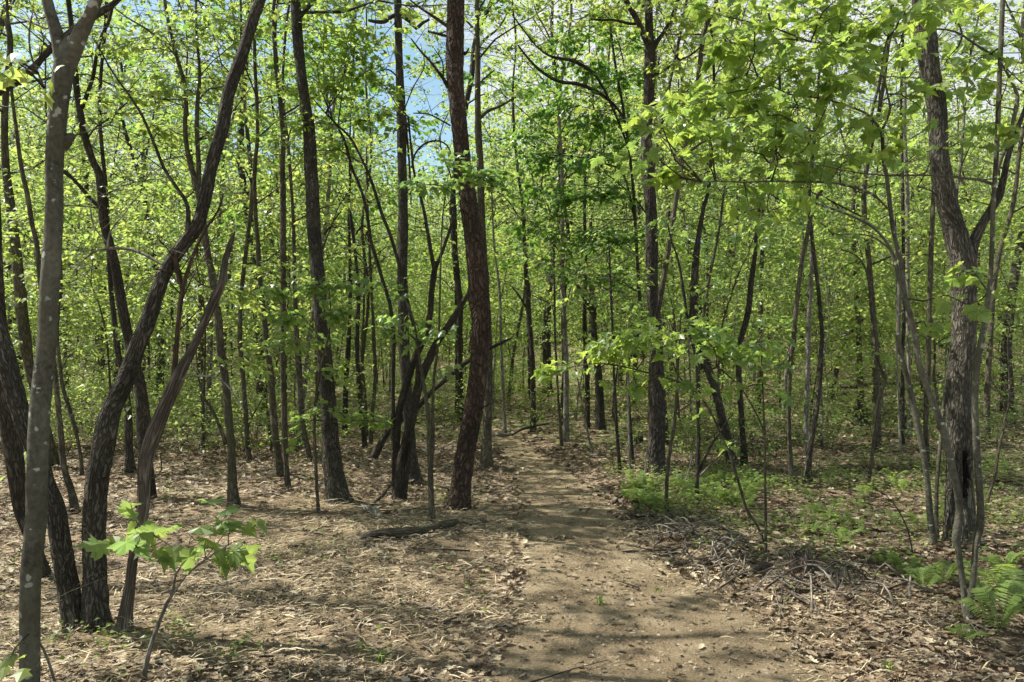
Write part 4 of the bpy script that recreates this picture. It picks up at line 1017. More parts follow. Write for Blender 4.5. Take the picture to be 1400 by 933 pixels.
tree('dead_sapling', 'twiggy bare grey sapling at the right edge behind the forked maple', 'sapling', 'olive',
     [[(1347, 699, 5), (1353, 675, 4.5), (1361, 650, 4.5), (1363, 630, 4.6), (1369, 600, 4.5), (1375, 570, 4.5), (1380, 545, 4), (1380, 510, 3), (1378, 466, 2.6), (1385, 420, 2)]],
     [[(1376, 565, 3), (1368, 540, 2.5), (1355, 520, 2), (1350, 500, 1.5)], [(1379, 550, 3), (1390, 530, 2.5), (1400, 520, 2.5), (1415, 510, 2)], [(1369, 600, 2.5), (1385, 585, 2), (1400, 570, 1.6)], [(1379, 500, 2), (1365, 480, 1.6), (1350, 470, 1.2)], [(1379, 480, 2), (1395, 465, 1.6), (1410, 440, 1.2)]], seed=57)
tree('slender_tree', 'sunlit upright trunk at the far right, seen just right of the forked maple', 'tree', 'olive',
     [[(1350, 603, 12), (1349, 560, 9.5), (1351, 510, 8.5), (1354, 466, 8.5), (1358, 400, 7.5), (1368, 340, 7), (1385, 280, 7), (1395, 200, 6)]], H=11, crown=[dict(z0=4.2, spread=1.8, nb=12, nl=70)], sprays=[(1390, 60, 60, 90), (1380, 140, 50, 70), (1330, 20, 60, 80), (1410, 10, 60, 80), (1400, 230, 40, 50)], seed=58)
tree('sapling', 'bent thin sapling arching left over the fern patch with leaves hanging along its tip', 'sapling', 'olive',
     [[(1048, 753, 4), (1036, 720, 3.6), (1022, 699, 4), (1010, 660, 4), (1000, 628, 4), (985, 592, 3.5), (970, 561, 3.5), (955, 540, 3), (937, 526, 3), (907, 516, 2.5), (870, 506, 2), (832, 498, 1.8), (790, 500, 1.5), (745, 515, 1)]],
     [[(985, 592, 1.6), (992, 585, 1.4), (1003, 595, 1.2)]],
     sprays=[(745, 512, 14, 10), (770, 500, 16, 12), (800, 490, 21, 18), (830, 482, 23, 22), (860, 478, 25, 25), (885, 470, 25, 23), (910, 475, 21, 17), (875, 528, 14, 8), (845, 462, 19, 13), (905, 520, 10, 4), (935, 470, 14, 6), (985, 606, 9, 3), (1008, 612, 9, 3), (945, 545, 10, 3), (970, 565, 9, 3), (820, 505, 12, 4), (850, 505, 12, 4)],
     leaf='green', lsize=0.095, tmpl=MAPLE, seed=59)
tree('sapling', 'thin upright sapling with a spray reaching left, on the bank right of the ferns', 'sapling', 'olive',
     [[(1047, 763, 4.5), (1047, 700, 4), (1046, 650, 3.4), (1046, 600, 3.2), (1044, 560, 2.6), (1042, 510, 2), (1040, 460, 1.5)]],
     [[(1046, 600, 2.8), (1040, 578, 2.6), (1028, 555, 2.6), (1015, 533, 2.6), (995, 513, 2.2), (970, 497, 1.8), (940, 481, 1.2)]],
     sprays=[(990, 480, 22, 19), (970, 470, 24, 22), (1010, 495, 18, 12), (1035, 470, 20, 15), (950, 460, 22, 16), (1050, 440, 18, 8), (950, 490, 14, 5), (1060, 530, 16, 6), (960, 515, 14, 5), (1040, 490, 14, 5), (1000, 525, 10, 4)],
     leaf='green', lsize=0.095, tmpl=MAPLE, seed=60)
tree('dead_sapling', 'thin bent bare twig arching over the leafy ground left of the twin stemmed maple', 'sapling', 'dark',
     [[(1249, 766, 2.6), (1246, 745, 2.4), (1240, 722, 2.4), (1229, 699, 2.2), (1210, 676, 2), (1195, 668, 1.6), (1184, 662, 1.2)]], seed=61)
tree('maple_seedling', 'maple seedling with two clusters of big pale leaves, before the two stemmed oak', 'seedling', 'pale',
     [[(197, 932, 8), (203, 895, 7), (218, 850, 6.2), (228, 825, 6), (235, 815, 5.5), (247, 795, 4), (262, 780, 3.5), (280, 765, 3), (297, 755, 2.4), (312, 745, 2)]],
     [[(236, 812, 4), (239, 790, 3.5), (244, 776, 3), (254, 768, 2.5), (245, 755, 2.2), (225, 742, 2), (208, 730, 1.8), (190, 718, 1.5)], [(262, 780, 3), (278, 772, 2.6), (282, 760, 2.2), (278, 740, 1.6)], [(254, 769, 2), (258, 745, 1.6), (262, 730, 1.2)]],
     sprays=[(185, 712, 16, 5), (205, 735, 22, 8), (180, 745, 18, 7), (195, 755, 16, 5), (240, 735, 14, 4), (275, 745, 22, 8), (300, 725, 24, 9), (315, 710, 20, 6), (325, 740, 22, 6), (290, 765, 16, 3), (330, 715, 14, 3)],
     leaf='lime', lsize=0.125, tmpl=MAPLE, base=(197, 932), seed=62)
# ------------------------------------------------------------------ ground and trail
MOUNDS.extend(MOUND_LATER)


def build_ground():
    rs = np.concatenate([[0.0], np.geomspace(0.35, 160, 250)])
    th = np.linspace(0, 2 * PI, 300, endpoint=False)
    X = rs[:, None] * np.sin(th)[None]; Y = rs[:, None] * np.cos(th)[None]
    Z = gz(X, Y)
    V = np.stack([X, Y, Z], -1).reshape(-1, 3)
    n, s = len(rs), len(th)
    i = np.arange(n - 1)[:, None] * s; j = np.arange(s)[None]; j2 = (j + 1) % s
    f4 = np.stack([i + j, i + s + j, i + s + j2, i + j2], -1).reshape(-1, 4)[s:]
    mb = MB()
    mb.add(V, np.stack([np.arange(s), s + np.arange(s), s + (np.arange(s) + 1) % s], -1), f4)
    me = mb.mesh('ground', [M['floor']])
    x, y = V[:, 0], V[:, 1]
    xl = np.interp(y, PY, PL); xr = np.interp(y, PY, PR)
    st = sm((y - 2.5) / 1.2) * (1 - sm((y - 7.5) / 5)) * sm((xl + 0.3 - x) / 0.5) * (1 - sm((-3.2 - x) / 2.5))
    st = np.maximum(st, 0.75 * (1 - sm((np.abs(x - xr) - 0.1) / 0.5)) * (1 - sm((y - 6) / 3)))
    st = np.maximum(st, 0.55 * sm((y - 6) / 2) * (1 - sm((y - 17) / 3)) * sm((xl - x) / 0.5))
    gr = sm((y - 9) / 6) * sm((x - xr - 0.2) / 1.5) * 0.75
    gr = np.maximum(gr, sm((y - 14.5) / 4) * 0.85)
    for nm, val in (('straw', st), ('green', gr)):
        a = me.attributes.new(nm, 'FLOAT', 'POINT'); a.data.foreach_set('value', val.astype(np.float32))
    o = obj('ground', me); o['kind'] = 'structure'
    return o


build_ground()


def build_path():
    ys = np.concatenate([np.linspace(-7.5, 0.5, 30), np.geomspace(0.6, PY[-1] - 1.0, 190)])
    m = 44
    V = []
    for k, y in enumerate(ys):
        l = np.interp(y, PY, PL); r = np.interp(y, PY, PR)
        l += 0.10 * noise.noise(Vector((y * 2.2, 1, 0))) + 0.10 * noise.noise(Vector((y * 6, 5, 0))) + 0.04 * math.sin(y * 5.1) + 0.05 * math.sin(y * 11.7 + 1) + 0.03 * noise.noise(Vector((y * 9, 3, 0)))
        r += 0.10 * noise.noise(Vector((y * 2.2, 11, 0))) + 0.10 * noise.noise(Vector((y * 6, 15, 0))) + 0.04 * math.sin(y * 4.3 + 2) + 0.05 * math.sin(y * 13.1) + 0.03 * noise.noise(Vector((y * 9, 8, 0)))
        x = np.linspace(l, r, m)
        z = gz(x, np.full(m, y))
        e = np.minimum(np.arange(m), np.arange(m)[::-1])
        z = z + np.where(e == 0, -0.03, 0.012) + np.array([0.006 * noise.noise(Vector((a * 3, y * 3, 0))) for a in x]) * (e > 1)
        V.append(np.stack([x, np.full(m, y), z], -1))
    V = np.array(V); n = len(ys)
    i = np.arange(n - 1)[:, None] * m; j = np.arange(m - 1)[None]
    f4 = np.stack([i + j, i + j + 1, i + m + j + 1, i + m + j], -1).reshape(-1, 4)
    mb = MB(); mb.add(V.reshape(-1, 3), None, f4)
    o = obj('dirt_path', mb.mesh('dirt_path', [M['path']])); o['kind'] = 'structure'


build_path()


def onpath(x, y, m=0.0):
    return (x > np.interp(y, PY, PL) - m) & (x < np.interp(y, PY, PR) + m) & (y < PY[-1])


# ------------------------------------------------------------------ background trees
def proto_tree(kind, v, leafmat):
    rng = np.random.default_rng(100 + v + {'slim': 0, 'sapl': 20, 'under': 40, 'big': 60, 'pole': 80}[kind])
    H, r, z0, sp, nb, nl, ls = {'slim': (rng.uniform(10.5, 14), rng.uniform(.035, .075), .24, 1.9, 15, 64, .12),
                                'sapl': (rng.uniform(5, 7), rng.uniform(.016, .028), .12, 1.25, 16, 60, .10),
                                'under': (rng.uniform(3.4, 5), rng.uniform(.018, .032), .26, 1.9, 16, 95, .10),
                                'pole': (rng.uniform(5.5, 8.5), rng.uniform(.013, .022), .38, .9, 9, 26, .10),
                                'big': (rng.uniform(16, 19), rng.uniform(.11, .15), .38, 3.0, 18, 92, .13)}[kind]
    n = 9
    P = np.zeros((n, 3)); P[:, 2] = np.linspace(-0.15, H, n)
    dx = np.cumsum(rng.normal(0, 0.028 * H, (n, 2)), 0) * np.linspace(0, 1, n)[:, None]
    P[:, :2] = dx - dx[:1]
    R = r * (1 - 0.9 * np.linspace(0, 1, n) ** 1.2); R[0] *= 1.35
    mb = MB(); tube(mb, P, R, 9, 0.4, 0, 0.08, (3, .2, .12), None, v)
    bk = {'slim': ['olive', 'olive', 'oakred', 'pale'], 'sapl': ['olive', 'pale', 'olive'], 'under': ['olive', 'pale'], 'pole': ['pale', 'olive', 'pale'], 'big': ['oak', 'dark', 'olive']}[kind]
    tm = mb.mesh('trunk', [M[bk[v % len(bk)]]])
    cr = Crown(rng, ls, KITE, True, 3, 0.18)
    auto_crown(cr, P, R, rng, H * z0, H, sp, nb, nl, 'round')
    cm = cr.mesh('crown', M[leafmat], M['twig'])
    return tm, cm, H


PROTO = {}
for kd, lm in (('slim', ['far', 'green', 'lime', 'deep']), ('sapl', ['far', 'lime', 'far']), ('under', ['lime', 'far', 'green']), ('pole', ['far', 'green', 'lime']), ('big', ['far', 'green', 'lime'])):
    PROTO[kd] = [proto_tree(kd, v, lm[v]) for v in range(len(lm))]
NAMES = {'slim': 'slender_tree', 'sapl': 'young_tree', 'under': 'understory_tree', 'pole': 'young_tree', 'big': 'tall_tree'}
WORD = {'pole': 'pale pencil thin pole of a sapling', 'slim': 'slender tree with bare lower trunk', 'sapl': 'thin young tree leafy almost to the ground',
        'under': 'low spreading tree with bright layered leaves', 'big': 'tall thick trunked tree with high crown'}
ZONE = {'L': ('in the woods behind the clearing', 'woods behind the clearing left of the pine'),
        'R': ('in the woods right of the trail', 'woods right of the trail'), 'M': ('beyond the trail bend', 'woods beyond the trail bend'),
        'S': ('added outside the left edge to cast shade', 'unseen trees added to shade the trail from the left')}


def place_bg(kind, v, x, y, s, rz, zone):
    tm, cm, H = PROTO[kind][v]
    root = empty(NAMES[kind], (x, y, gz1(x, y)))
    root.scale = (s, s, s * random.uniform(0.93, 1.07)); root.rotation_euler = (random.gauss(0, .03), random.gauss(0, .03), rz)
    tag(root, WORD[kind] + ' ' + ZONE[zone][0], 'tree', (NAMES[kind].replace('_', ' ') if kind != 'pole' else 'thin pole') + 's in the ' + ZONE[zone][1])
    obj('trunk', tm, root); obj('crown', cm, root)


placed = [tuple(a) for a in ANCHORS]
cnt = 0
tries = 0
while cnt < 262 and tries < 20000:
    tries += 1
    d = 11.5 + 40 * RNG.random() ** 0.85
    az = RNG.uniform(-0.66, 0.66)
    x, y = d * math.sin(az), d * math.cos(az)
    px, py = proj((x, y, gz1(x, y)))
    lim = 632 if px < 560 else (606 if px < 700 else 640)
    if py > lim - 8 or onpath(x, y, 0.5):
        continue
    if min(math.hypot(x - a, y - b) for a, b in placed) < (0.75 if d < 25 else 1.1):
        continue
    zone = 'L' if px < 640 else ('M' if px < 780 else 'R')
    u = RNG.random()
    kind = 'sapl' if u < .30 else ('under' if u < .55 else ('slim' if u < .76 else ('pole' if u < .93 else 'big')))
    if kind == 'big' and d < 22:
        kind = 'slim'
    v = int(RNG.integers(len(PROTO[kind])))
    s = RNG.uniform(.85, 1.15)
    wedge = 500 < px < 615
    if wedge:
        Hm = 1.6 + d * (505 - 235) / F - gz1(x, y)
        if kind in ('slim', 'big'):
            kind = 'under' if RNG.random() < .5 else 'sapl'; v = int(RNG.integers(len(PROTO[kind])))
        s = min(s, Hm / PROTO[kind][v][2] / 1.05)
        if s < 0.5:
            continue
    elif px < 490 and d > 20 and kind == 'sapl' and RNG.random() < .5:
        kind = 'slim'; v = int(RNG.integers(4)); s = RNG.uniform(.95, 1.2)
    placed.append((x, y)); cnt += 1
    place_bg(kind, v, x, y, s, RNG.uniform(0, 2 * PI), zone)

cnt = 0; tries = 0
while cnt < 38 and tries < 9000:
    tries += 1
    d = 17 + 30 * RNG.random(); az = RNG.uniform(-0.70, 0.70)
    x, y = d * math.sin(az), d * math.cos(az)
    px, py = proj((x, y, gz1(x, y)))
    if 488 < px < 622 or py > 608 or min(math.hypot(x - a, y - b) for a, b in placed) < 0.9:
        continue
    placed.append((x, y)); cnt += 1
    kd = 'slim' if d < 24 or RNG.random() < .6 else 'big'
    place_bg(kd, int(RNG.integers(len(PROTO[kd]))), x, y, RNG.uniform(.95, 1.2), RNG.uniform(0, 6.28), 'L' if px < 640 else ('M' if px < 780 else 'R'))

ADDED_SHADE_TREES = [(-5.4, 4.1, 'slim'), (-8.8, 8.8, 'slim'), (-10.5, 6.6, 'sapl')]  # unseen trees added left of the frame so their crowns shade the ground
for k, (x, y, kd) in enumerate(ADDED_SHADE_TREES):
    place_bg(kd, k % 3, x, y, 0.95, k * 1.3, 'S')


# ------------------------------------------------------------------ the far wood that reads as one mass
def far_wood():
    rng = np.random.default_rng(5)
    mb = MB()
    pos = []; sz = []
    for k in range(900):
        r = 50 + 55 * rng.random() ** 0.9; az = rng.uniform(-0.78, 0.78)
        x, y = r * math.sin(az), r * math.cos(az)
        g = gz1(x, y)
        px, _ = proj((x, y, g))
        top = rng.uniform(12, 21)
        if 505 < px < 615:
            top = min(top, 1.6 + r * (505 - 245) / F - g)
        if top < 4:
            continue
        n = int(190 + 13 * top)
        nc = 16
        c = np.stack([rng.normal(0, 1.9, nc), rng.normal(0, 1.9, nc), top * rng.uniform(0.0, 1, nc) ** .75], -1)
        q = c[rng.integers(0, nc, n)] + rng.normal(0, 0.65, (n, 3)) * np.array([1.4, 1.4, .35])
        q += np.array([x, y, g]); q[:, 2] = np.maximum(q[:, 2], g + .1)
        pos.append(q); sz.append(rng.uniform(.18, .36, n))
        P = np.array([[x, y, g - .2], [x + rng.normal(0, .3), y, g + top * .5], [x + rng.normal(0, .6), y, g + top * .95]])
        rr = rng.uniform(.03, .11)
        tube(mb, P, np.array([rr, rr * .7, rr * .2]), 5, 2.5, 1)
    pos = np.concatenate(pos); sz = np.concatenate(sz)
    f, nr = leaf_dirs(rng, len(pos), None, .4, .7)
    put_leaves(mb, KITE, pos, f, nr, sz, 0)
    o = obj('distant_woods', mb.mesh('distant_woods', [M['far'], M['olive']], smooth=False))
    tag(o, 'far off spring woods reading as one green mass behind everything', 'woods', None, 'stuff')


far_wood()


# ------------------------------------------------------------------ shrubs
def shrub_mesh(v):
    rng = np.random.default_rng(300 + v)
    cr = Crown(rng, [.055, .065, .06][v], KITE if v else OVAL, True, 3)
    H = [0.75, 1.1, 1.5][v]
    for k in range(8):
        a = k * 2.4; L = H * rng.uniform(.4, .7)
        e = np.array([math.cos(a) * L * .7, math.sin(a) * L * .7, H * rng.uniform(.45, 1)])
        cr.spray((math.cos(a) * H * .12, math.sin(a) * H * .12, -.03), e, H * .36, 34, r0=.0035)
        cr.spray((math.cos(a) * H * .1, math.sin(a) * H * .1, -.03), e * np.array([1.1, 1.1, .45]), H * .3, 18, r0=.003)
    return cr.mesh('foliage', M[['lime', 'far', 'green'][v]], M['twig'])


SHM = [shrub_mesh(v) for v in range(3)]
cnt = 0; tries = 0
SW = ['low leafy seedling shrub with oval leaves', 'knee high bright green shrub', 'waist high loose green shrub']
while cnt < 250 and tries < 20000:
    tries += 1
    d = 10.5 + 32 * RNG.random() ** 1.1; az = RNG.uniform(-0.64, 0.64)
    x, y = d * math.sin(az), d * math.cos(az)
    px, py = proj((x, y, gz1(x, y)))
    lim = 628 if px < 480 else (596 if px < 700 else 640)
    if py > lim or onpath(x, y, .7):
        continue
    if 540 < px < 740 and py > 590 or (px > 760 and RNG.random() < .5):
        continue
    v = int(RNG.choice(3, p=[.45, .35, .2])); s = RNG.uniform(.7, 1.25)
    o = obj('shrub', SHM[v]); o.location = (x, y, gz1(x, y)); o.rotation_euler = (0, 0, RNG.uniform(0, 6.28)); o.scale = (s, s, s)
    z = 'left of the pine' if px < 650 else 'right of the pine'
    tag(o, SW[v] + ' on the far forest floor ' + z, 'shrub', ('shrubs type ' + ['one', 'two', 'three'][v] + ' ').replace('type one', 'with oval leaves').replace('type two', 'knee high').replace('type three', 'waist high') + z)
    cnt += 1


# ------------------------------------------------------------------ ferns
def frond_mesh(v):
    rng = np.random.default_rng(400 + v)
    mb = MB()
    L = [.40, .34, .43][v]; n = 19
    t = np.linspace(0, 1, 24)
    R_ = np.stack([np.zeros(24), L * t * (0.42 + .12 * v), L * (1.0 * t - 0.42 * t ** 3)], -1)
    tube(mb, R_[::3], np.linspace(.0022, .0006, 8), 4, None, 1)
    P = []; Fd = []; S = []; Nn = []
    for k in range(n):
        u = 0.16 + 0.82 * k / (n - 1)
        c = np.array([np.interp(u, t, R_[:, i]) for i in range(3)])
        ln = L * 0.24 * (math.sin(PI * min(1, .18 + .82 * (1 - u) ** .8)) ** .8 + .05)
        for sgn in (-1, 1):
            P.append(c); Fd.append((sgn, .38, -.12 + rng.normal(0, .08))); S.append(ln); Nn.append((rng.normal(0, .15), -.3, 1))
    pin = fan([(0, 0), (.09, .12), (.06, .2), (.10, .3), (.065, .4), (.085, .5), (.05, .6), (.06, .7), (.03, .8), (0, 1), (-.03, .8), (-.06, .7), (-.05, .6), (-.085, .5), (-.065, .4), (-.10, .3), (-.06, .2), (-.09, .12)], (0, .4), lambda x, y: -.12 * y * y)
    put_leaves(mb, pin, np.array(P), np.array(Fd, float), np.array(Nn, float), np.array(S), 0)
    return mb.mesh('frond', [M['fern'], M['fern']], smooth=False)


FRM = [frond_mesh(v) for v in range(3)]


def fern(x, y, s, label, group=None, nf=7, rz=0.0):
    root = empty('fern', (x, y, gz1(x, y))); root.scale = (s, s, s)
    tag(root, label, 'fern', group)
    for k in range(nf):
        o = obj('frond', FRM[k % 3], root)
        o.rotation_euler = (random.uniform(-.15, .35), random.uniform(-.15, .15), rz + k * 2 * PI / nf + random.uniform(-.3, .3))
        q = random.uniform(.75, 1.15); o.scale = (q, q, q)


for (px, py, s, lab) in [(1365, 868, .85, 'largest fern with long arching fronds at the right edge of the frame'),
                         (1350, 825, .8, 'fern right behind the nearest maple foot, between it and the largest fern'),
                         (1395, 835, .85, 'fern cut off by the right edge above the largest fern'),
                         (1372, 795, .7, 'upper fern above the largest fern, below the massive oak'),
                         (1262, 812, .6, 'small fern left of the nearest maple foot, half hidden by it'),
                         (1235, 790, .62, 'small fern left of the nearest maple, beside the bent bare twig'),
                         (1210, 778, .5, 'leftmost small fern of the row left of the nearest maple'),
                         (1290, 800, .6, 'small fern touching the left stem of the nearest maple'),
                         (1150, 745, .6, 'lone fern on the leaf litter behind the rotten stump'),
                         (1315, 880, .4, 'tiny curled fern just below the nearest maple foot')]:
    g = ground(px, py); fern(g[0], g[1], s, lab, None, 8, px)
for k in range(56):
    px = RNG.uniform(858, 1034); py = RNG.uniform(660, 704) - 4 * (px > 960)
    g = ground(px, py)
    fern(g[0], g[1], RNG.uniform(.38, .68), 'bright green fern in the sunny patch by the trail', 'ferns in the sunny patch by the trail', 6, k)
for k in range(26):
    px = RNG.uniform(1040, 1300); py = RNG.uniform(640, 735)
    g = ground(px, py)
    fern(g[0], g[1], RNG.uniform(.4, .7), 'small scattered fern on the leaf litter right of the fern patch', 'scattered ferns on the right', 5, k)


# ------------------------------------------------------------------ stuff on the ground
def scatter(n, xr, yr, rng, keep=None, power=1.0):
    x = rng.uniform(*xr, n); y = yr[0] + (yr[1] - yr[0]) * rng.random(n) ** power
    k = np.abs(x) < y * 0.80 + 0.6
    x, y = x[k], y[k]
    if keep is not None:
        k = keep(x, y); x, y = x[k], y[k]
    return x, y, gz(x, y)


def clump(x, y, f, o=0.0):
    return np.array([noise.noise(Vector((a * f + o, b * f, o))) for a, b in zip(x, y)])


def leaf_litter():
    rng = np.random.default_rng(71)
    mb = MB()

    def keep(x, y):
        p = rng.random(len(x))
        on = onpath(x, y, -0.12)
        xl = np.interp(y, PY, PL); xr = np.interp(y, PY, PR)
        straw = (x < xl) & (x > -3.4) & (y > 3.9) & (y < 8.5)
        pr = np.where(on, 0.09, np.where(straw, 0.30, 1.0))
        return p < pr
    for (n, xr, yr, s0, s1, tm) in ((34000, (-5, 5), (2.2, 6), .022, .068, DRY), (40000, (-11, 11), (5.5, 14), .04, .10, DRY), (30000, (-22, 22), (13, 30), .06, .13, KITE)):
        x, y, z = scatter(n, xr, yr, rng, keep)
        m = len(x)
        f, nr = leaf_dirs(rng, m, None, -.12, .42)
        pos = np.stack([x, y, z + rng.uniform(.004, .035, m)], -1)
        put_leaves(mb, tm, pos, f, nr, rng.uniform(s0, s1, m), 0)
    o = obj('leaf_litter', mb.mesh('leaf_litter', [M['litter']], smooth=False))
    tag(o, 'brown dry leaves covering the forest floor', 'leaf litter', None, 'stuff')


leaf_litter()


def straw_litter():
    rng = np.random.default_rng(72)
    mb = MB()

    def keep(x, y):
        xl = np.interp(y, PY, PL); xr = np.interp(y, PY, PR)
        left = (x < xl + .10 + .2 * np.sin(y * 3.7) * np.sin(y * 9.1)) & (x > -4.6 - .2 * y) & (y > 3.2)
        right = (x > xr - .25) & (x < xr + 1.0) & (y < 8)
        p = np.where(left, np.where(y < 9, .95, .45), np.where(right, .6, .012))
        return rng.random(len(x)) < p * (0.55 + 0.9 * clump(x, y, 1.1, 4.0))
    for (n, xr, yr, l0, l1) in ((140000, (-6, 5), (2.3, 7.5), .008, .14), (40000, (-10, 6), (7, 16), .04, .28)):
        x, y, z = scatter(n, xr, yr, rng, keep)
        m = len(x)
        a = np.where(rng.random(m) < .6, rng.normal(0.15, .45, m), rng.uniform(0, PI, m))
        L = l0 + (l1 - l0) * rng.random(m) ** 2.2; w = rng.uniform(.0009, .0032, m) * (1 + .07 * y)
        u = np.stack([np.cos(a), np.sin(a), rng.normal(.02, .12, m)], -1)
        nn = np.stack([-np.sin(a), np.cos(a), rng.normal(0, .3, m)], -1)
        c = np.stack([x, y, z + rng.uniform(.008, .045, m)], -1)
        bow = rng.normal(0, .05, m)[:, None] * nn * L[:, None]
        lift = np.array([0, 0, 1.0]) * (L * rng.uniform(-.02, .10, m))[:, None]
        p0 = c - u * L[:, None] / 2; p1 = c + bow + lift; p2 = c + u * L[:, None] / 2
        W = nn * w[:, None]
        up = np.array([0, 0, .003])
        V = np.stack([p0 - W * .6, p0 + W * .6, p1 - W, p1 + W, p2 - W * .4, p2 + W * .4], 1)
        V[:, 2:4] += up
        k = np.arange(m)[:, None] * 6
        f4 = np.concatenate([k + np.array([[0, 2, 3, 1]]), k + np.array([[2, 4, 5, 3]])])
        mb.add(V.reshape(-1, 3), None, f4)
    o = obj('straw_litter', mb.mesh('straw_litter', [M['straw']], smooth=False))
    tag(o, 'pale dry straw and shredded wood strewn over the clearing', 'straw', None, 'stuff')


straw_litter()


def wood_chips():
    rng = np.random.default_rng(73)
    mb = MB()
    box = np.array([(-1, -1, -1), (1, -1, -1), (1, 1, -1), (-1, 1, -1), (-.8, -.7, 1), (.9, -.8, 1), (.7, .8, 1), (-.9, .9, 1)], float) * .5
    bf = np.array([(4, 5, 6, 7), (0, 1, 5, 4), (1, 2, 6, 5), (2, 3, 7, 6), (3, 0, 4, 7)])
    for (n, xr, yr, s0, s1) in ((26000, (-3.5, 4), (2.4, 6.5), .004, .016), (14000, (-5, 6), (6, 12), .007, .022)):
        def keep(x, y):
            on = onpath(x, y, .25)
            return rng.random(len(x)) < np.where(on, .75, .5) * (0.45 + 1.1 * np.clip(clump(x, y, 2.3, 1.0) + .35, 0, 1))
        x, y, z = scatter(n, xr, yr, rng, keep)
        m = len(x)
        a = rng.uniform(0, 2 * PI, m)
        L = s0 + (s1 - s0) * rng.random(m) ** 2; w = L * rng.uniform(.25, .9, m); h = L * rng.uniform(.2, .6, m)
        ca, sa = np.cos(a), np.sin(a)
        bx = box[None, :, 0] * L[:, None]; by = box[None, :, 1] * w[:, None]; bz = box[None, :, 2] * h[:, None]
        t = rng.normal(0, .3, m)[:, None]
        V = np.stack([x[:, None] + ca[:, None] * bx - sa[:, None] * by, y[:, None] + sa[:, None] * bx + ca[:, None] * by,
                      z[:, None] + .016 + (h / 2)[:, None] * .6 + bz + t * bx], -1)
        f4 = (bf[None] + (np.arange(m) * 8)[:, None, None]).reshape(-1, 4)
        mb.add(V.reshape(-1, 3), None, f4)
    o = obj('wood_chips', mb.mesh('wood_chips', [M['chip']], smooth=False))
    tag(o, 'small wood chips and crumbs strewn over the trail', 'wood chips', None, 'stuff')


wood_chips()


def twig_litter():
    rng = np.random.default_rng(74)
    mb = MB()
    x, y, z = scatter(1100, (-9, 9), (2.6, 15), rng, lambda x, y: ~onpath(x, y, -.05) | (rng.random(len(x)) < .15), 1.1)
    for a, b, c in zip(x, y, z):
        L = rng.uniform(.12, .75) ** 1.2; t = rng.uniform(0, PI); d = np.array([math.cos(t), math.sin(t)])
        k = rng.normal(0, .06 * L, 2)
        q = [np.array([a, b]) - d * L / 2, np.array([a, b]) + k, np.array([a, b]) + d * L / 2]
        P = np.array([[p[0], p[1], gz1(*p) + .012 + rng.uniform(0, .03)] for p in q])
        r = rng.uniform(.002, .008)
        tube(mb, P, np.array([r, r * .8, r * .4]), 4, None, int(rng.random() < .45))
    # loose brush heaped on the bank right of the trail
    for k in range(120):
        if k < 65:
            px = rng.uniform(868, 1010); py = 722 + (px - 868) * .38 + rng.normal(0, 14)
        else:
            px = rng.normal(1125, 75); py = rng.normal(803, 20)
        g = ground(px, py); L = rng.uniform(.12, .6); t = rng.uniform(0, PI); d = np.array([math.cos(t), math.sin(t)])
        q = [g[:2] - d * L / 2, g[:2] + rng.normal(0, .1 * L, 2), g[:2] + d * L / 2]
        hs = [rng.uniform(0, .06), rng.uniform(.03, .16), rng.uniform(0, .12)]
        P = np.array([[p[0], p[1], gz1(*p) + .005 + h] for p, h in zip(q, hs)])
        r = rng.uniform(.0025, .011)
        tube(mb, P, np.array([r, r * .8, r * .4]), 5, .08, int(rng.random() < .55), .2)
    o = obj('twig_litter', mb.mesh('twig_litter', [M['dead'], M['pale']], smooth=True))
    tag(o, 'small broken twigs scattered over the ground', 'twigs', None, 'stuff')


twig_litter()


def ground_cover():
    rng = np.random.default_rng(75)
    mb = MB()

    def keep(x, y):
        xr = np.interp(y, PY, PR)
        right = (x > xr + .25) & (y > 5)
        c = clump(x, y, .9, 7.0)
        far = y > 15
        p = np.where(right, np.clip(.5 + 1.7 * c, 0, 1) * np.clip((y - 4) / 5, .2, 1), np.where(far, np.clip(.55 + 1.3 * c, 0, 1), np.where(c > .32, .12, 0.004)))
        return (rng.random(len(x)) < p) & ~onpath(x, y, .1)
    for (n, xr, yr, s) in ((26000, (-7, 9), (3, 11), .04), (22000, (-28, 28), (10.5, 40), .065)):
        x, y, z = scatter(n, xr, yr, rng, keep)
        for rep in range(5):
            m = len(x)
            f, nr = leaf_dirs(rng, m, None, -.15, .45)
            hh = rng.uniform(.015, .14, m) * (1 + y * .03)
            pos = np.stack([x + rng.normal(0, .05, m), y + rng.normal(0, .05, m), z + hh], -1)
            put_leaves(mb, OVAL, pos, f, nr, s * rng.uniform(.6, 1.4, m), 0)
    # a few leafy clusters in the near left corner
    for (px, py, n) in [(325, 900, 26), (235, 865, 40), (250, 880, 26), (150, 885, 30), (90, 880, 16), (345, 890, 14), (520, 905, 16), (80, 875, 14), (175, 895, 16)]:
        g = ground(px, py)
        a = rng.normal(0, .07, (n, 2)); x = g[0] + a[:, 0]; y = g[1] + a[:, 1]
        f, nr = leaf_dirs(rng, n, None, -.2, .4)
        put_leaves(mb, OVAL, np.stack([x, y, gz(x, y) + rng.uniform(.02, .1, n)], -1), f, nr, rng.uniform(.025, .05, n), 0)
    o = obj('ground_cover', mb.mesh('ground_cover', [M['lime']], smooth=False))
    tag(o, 'low green seedlings and weeds carpeting the ground', 'ground cover', None, 'stuff')


ground_cover()


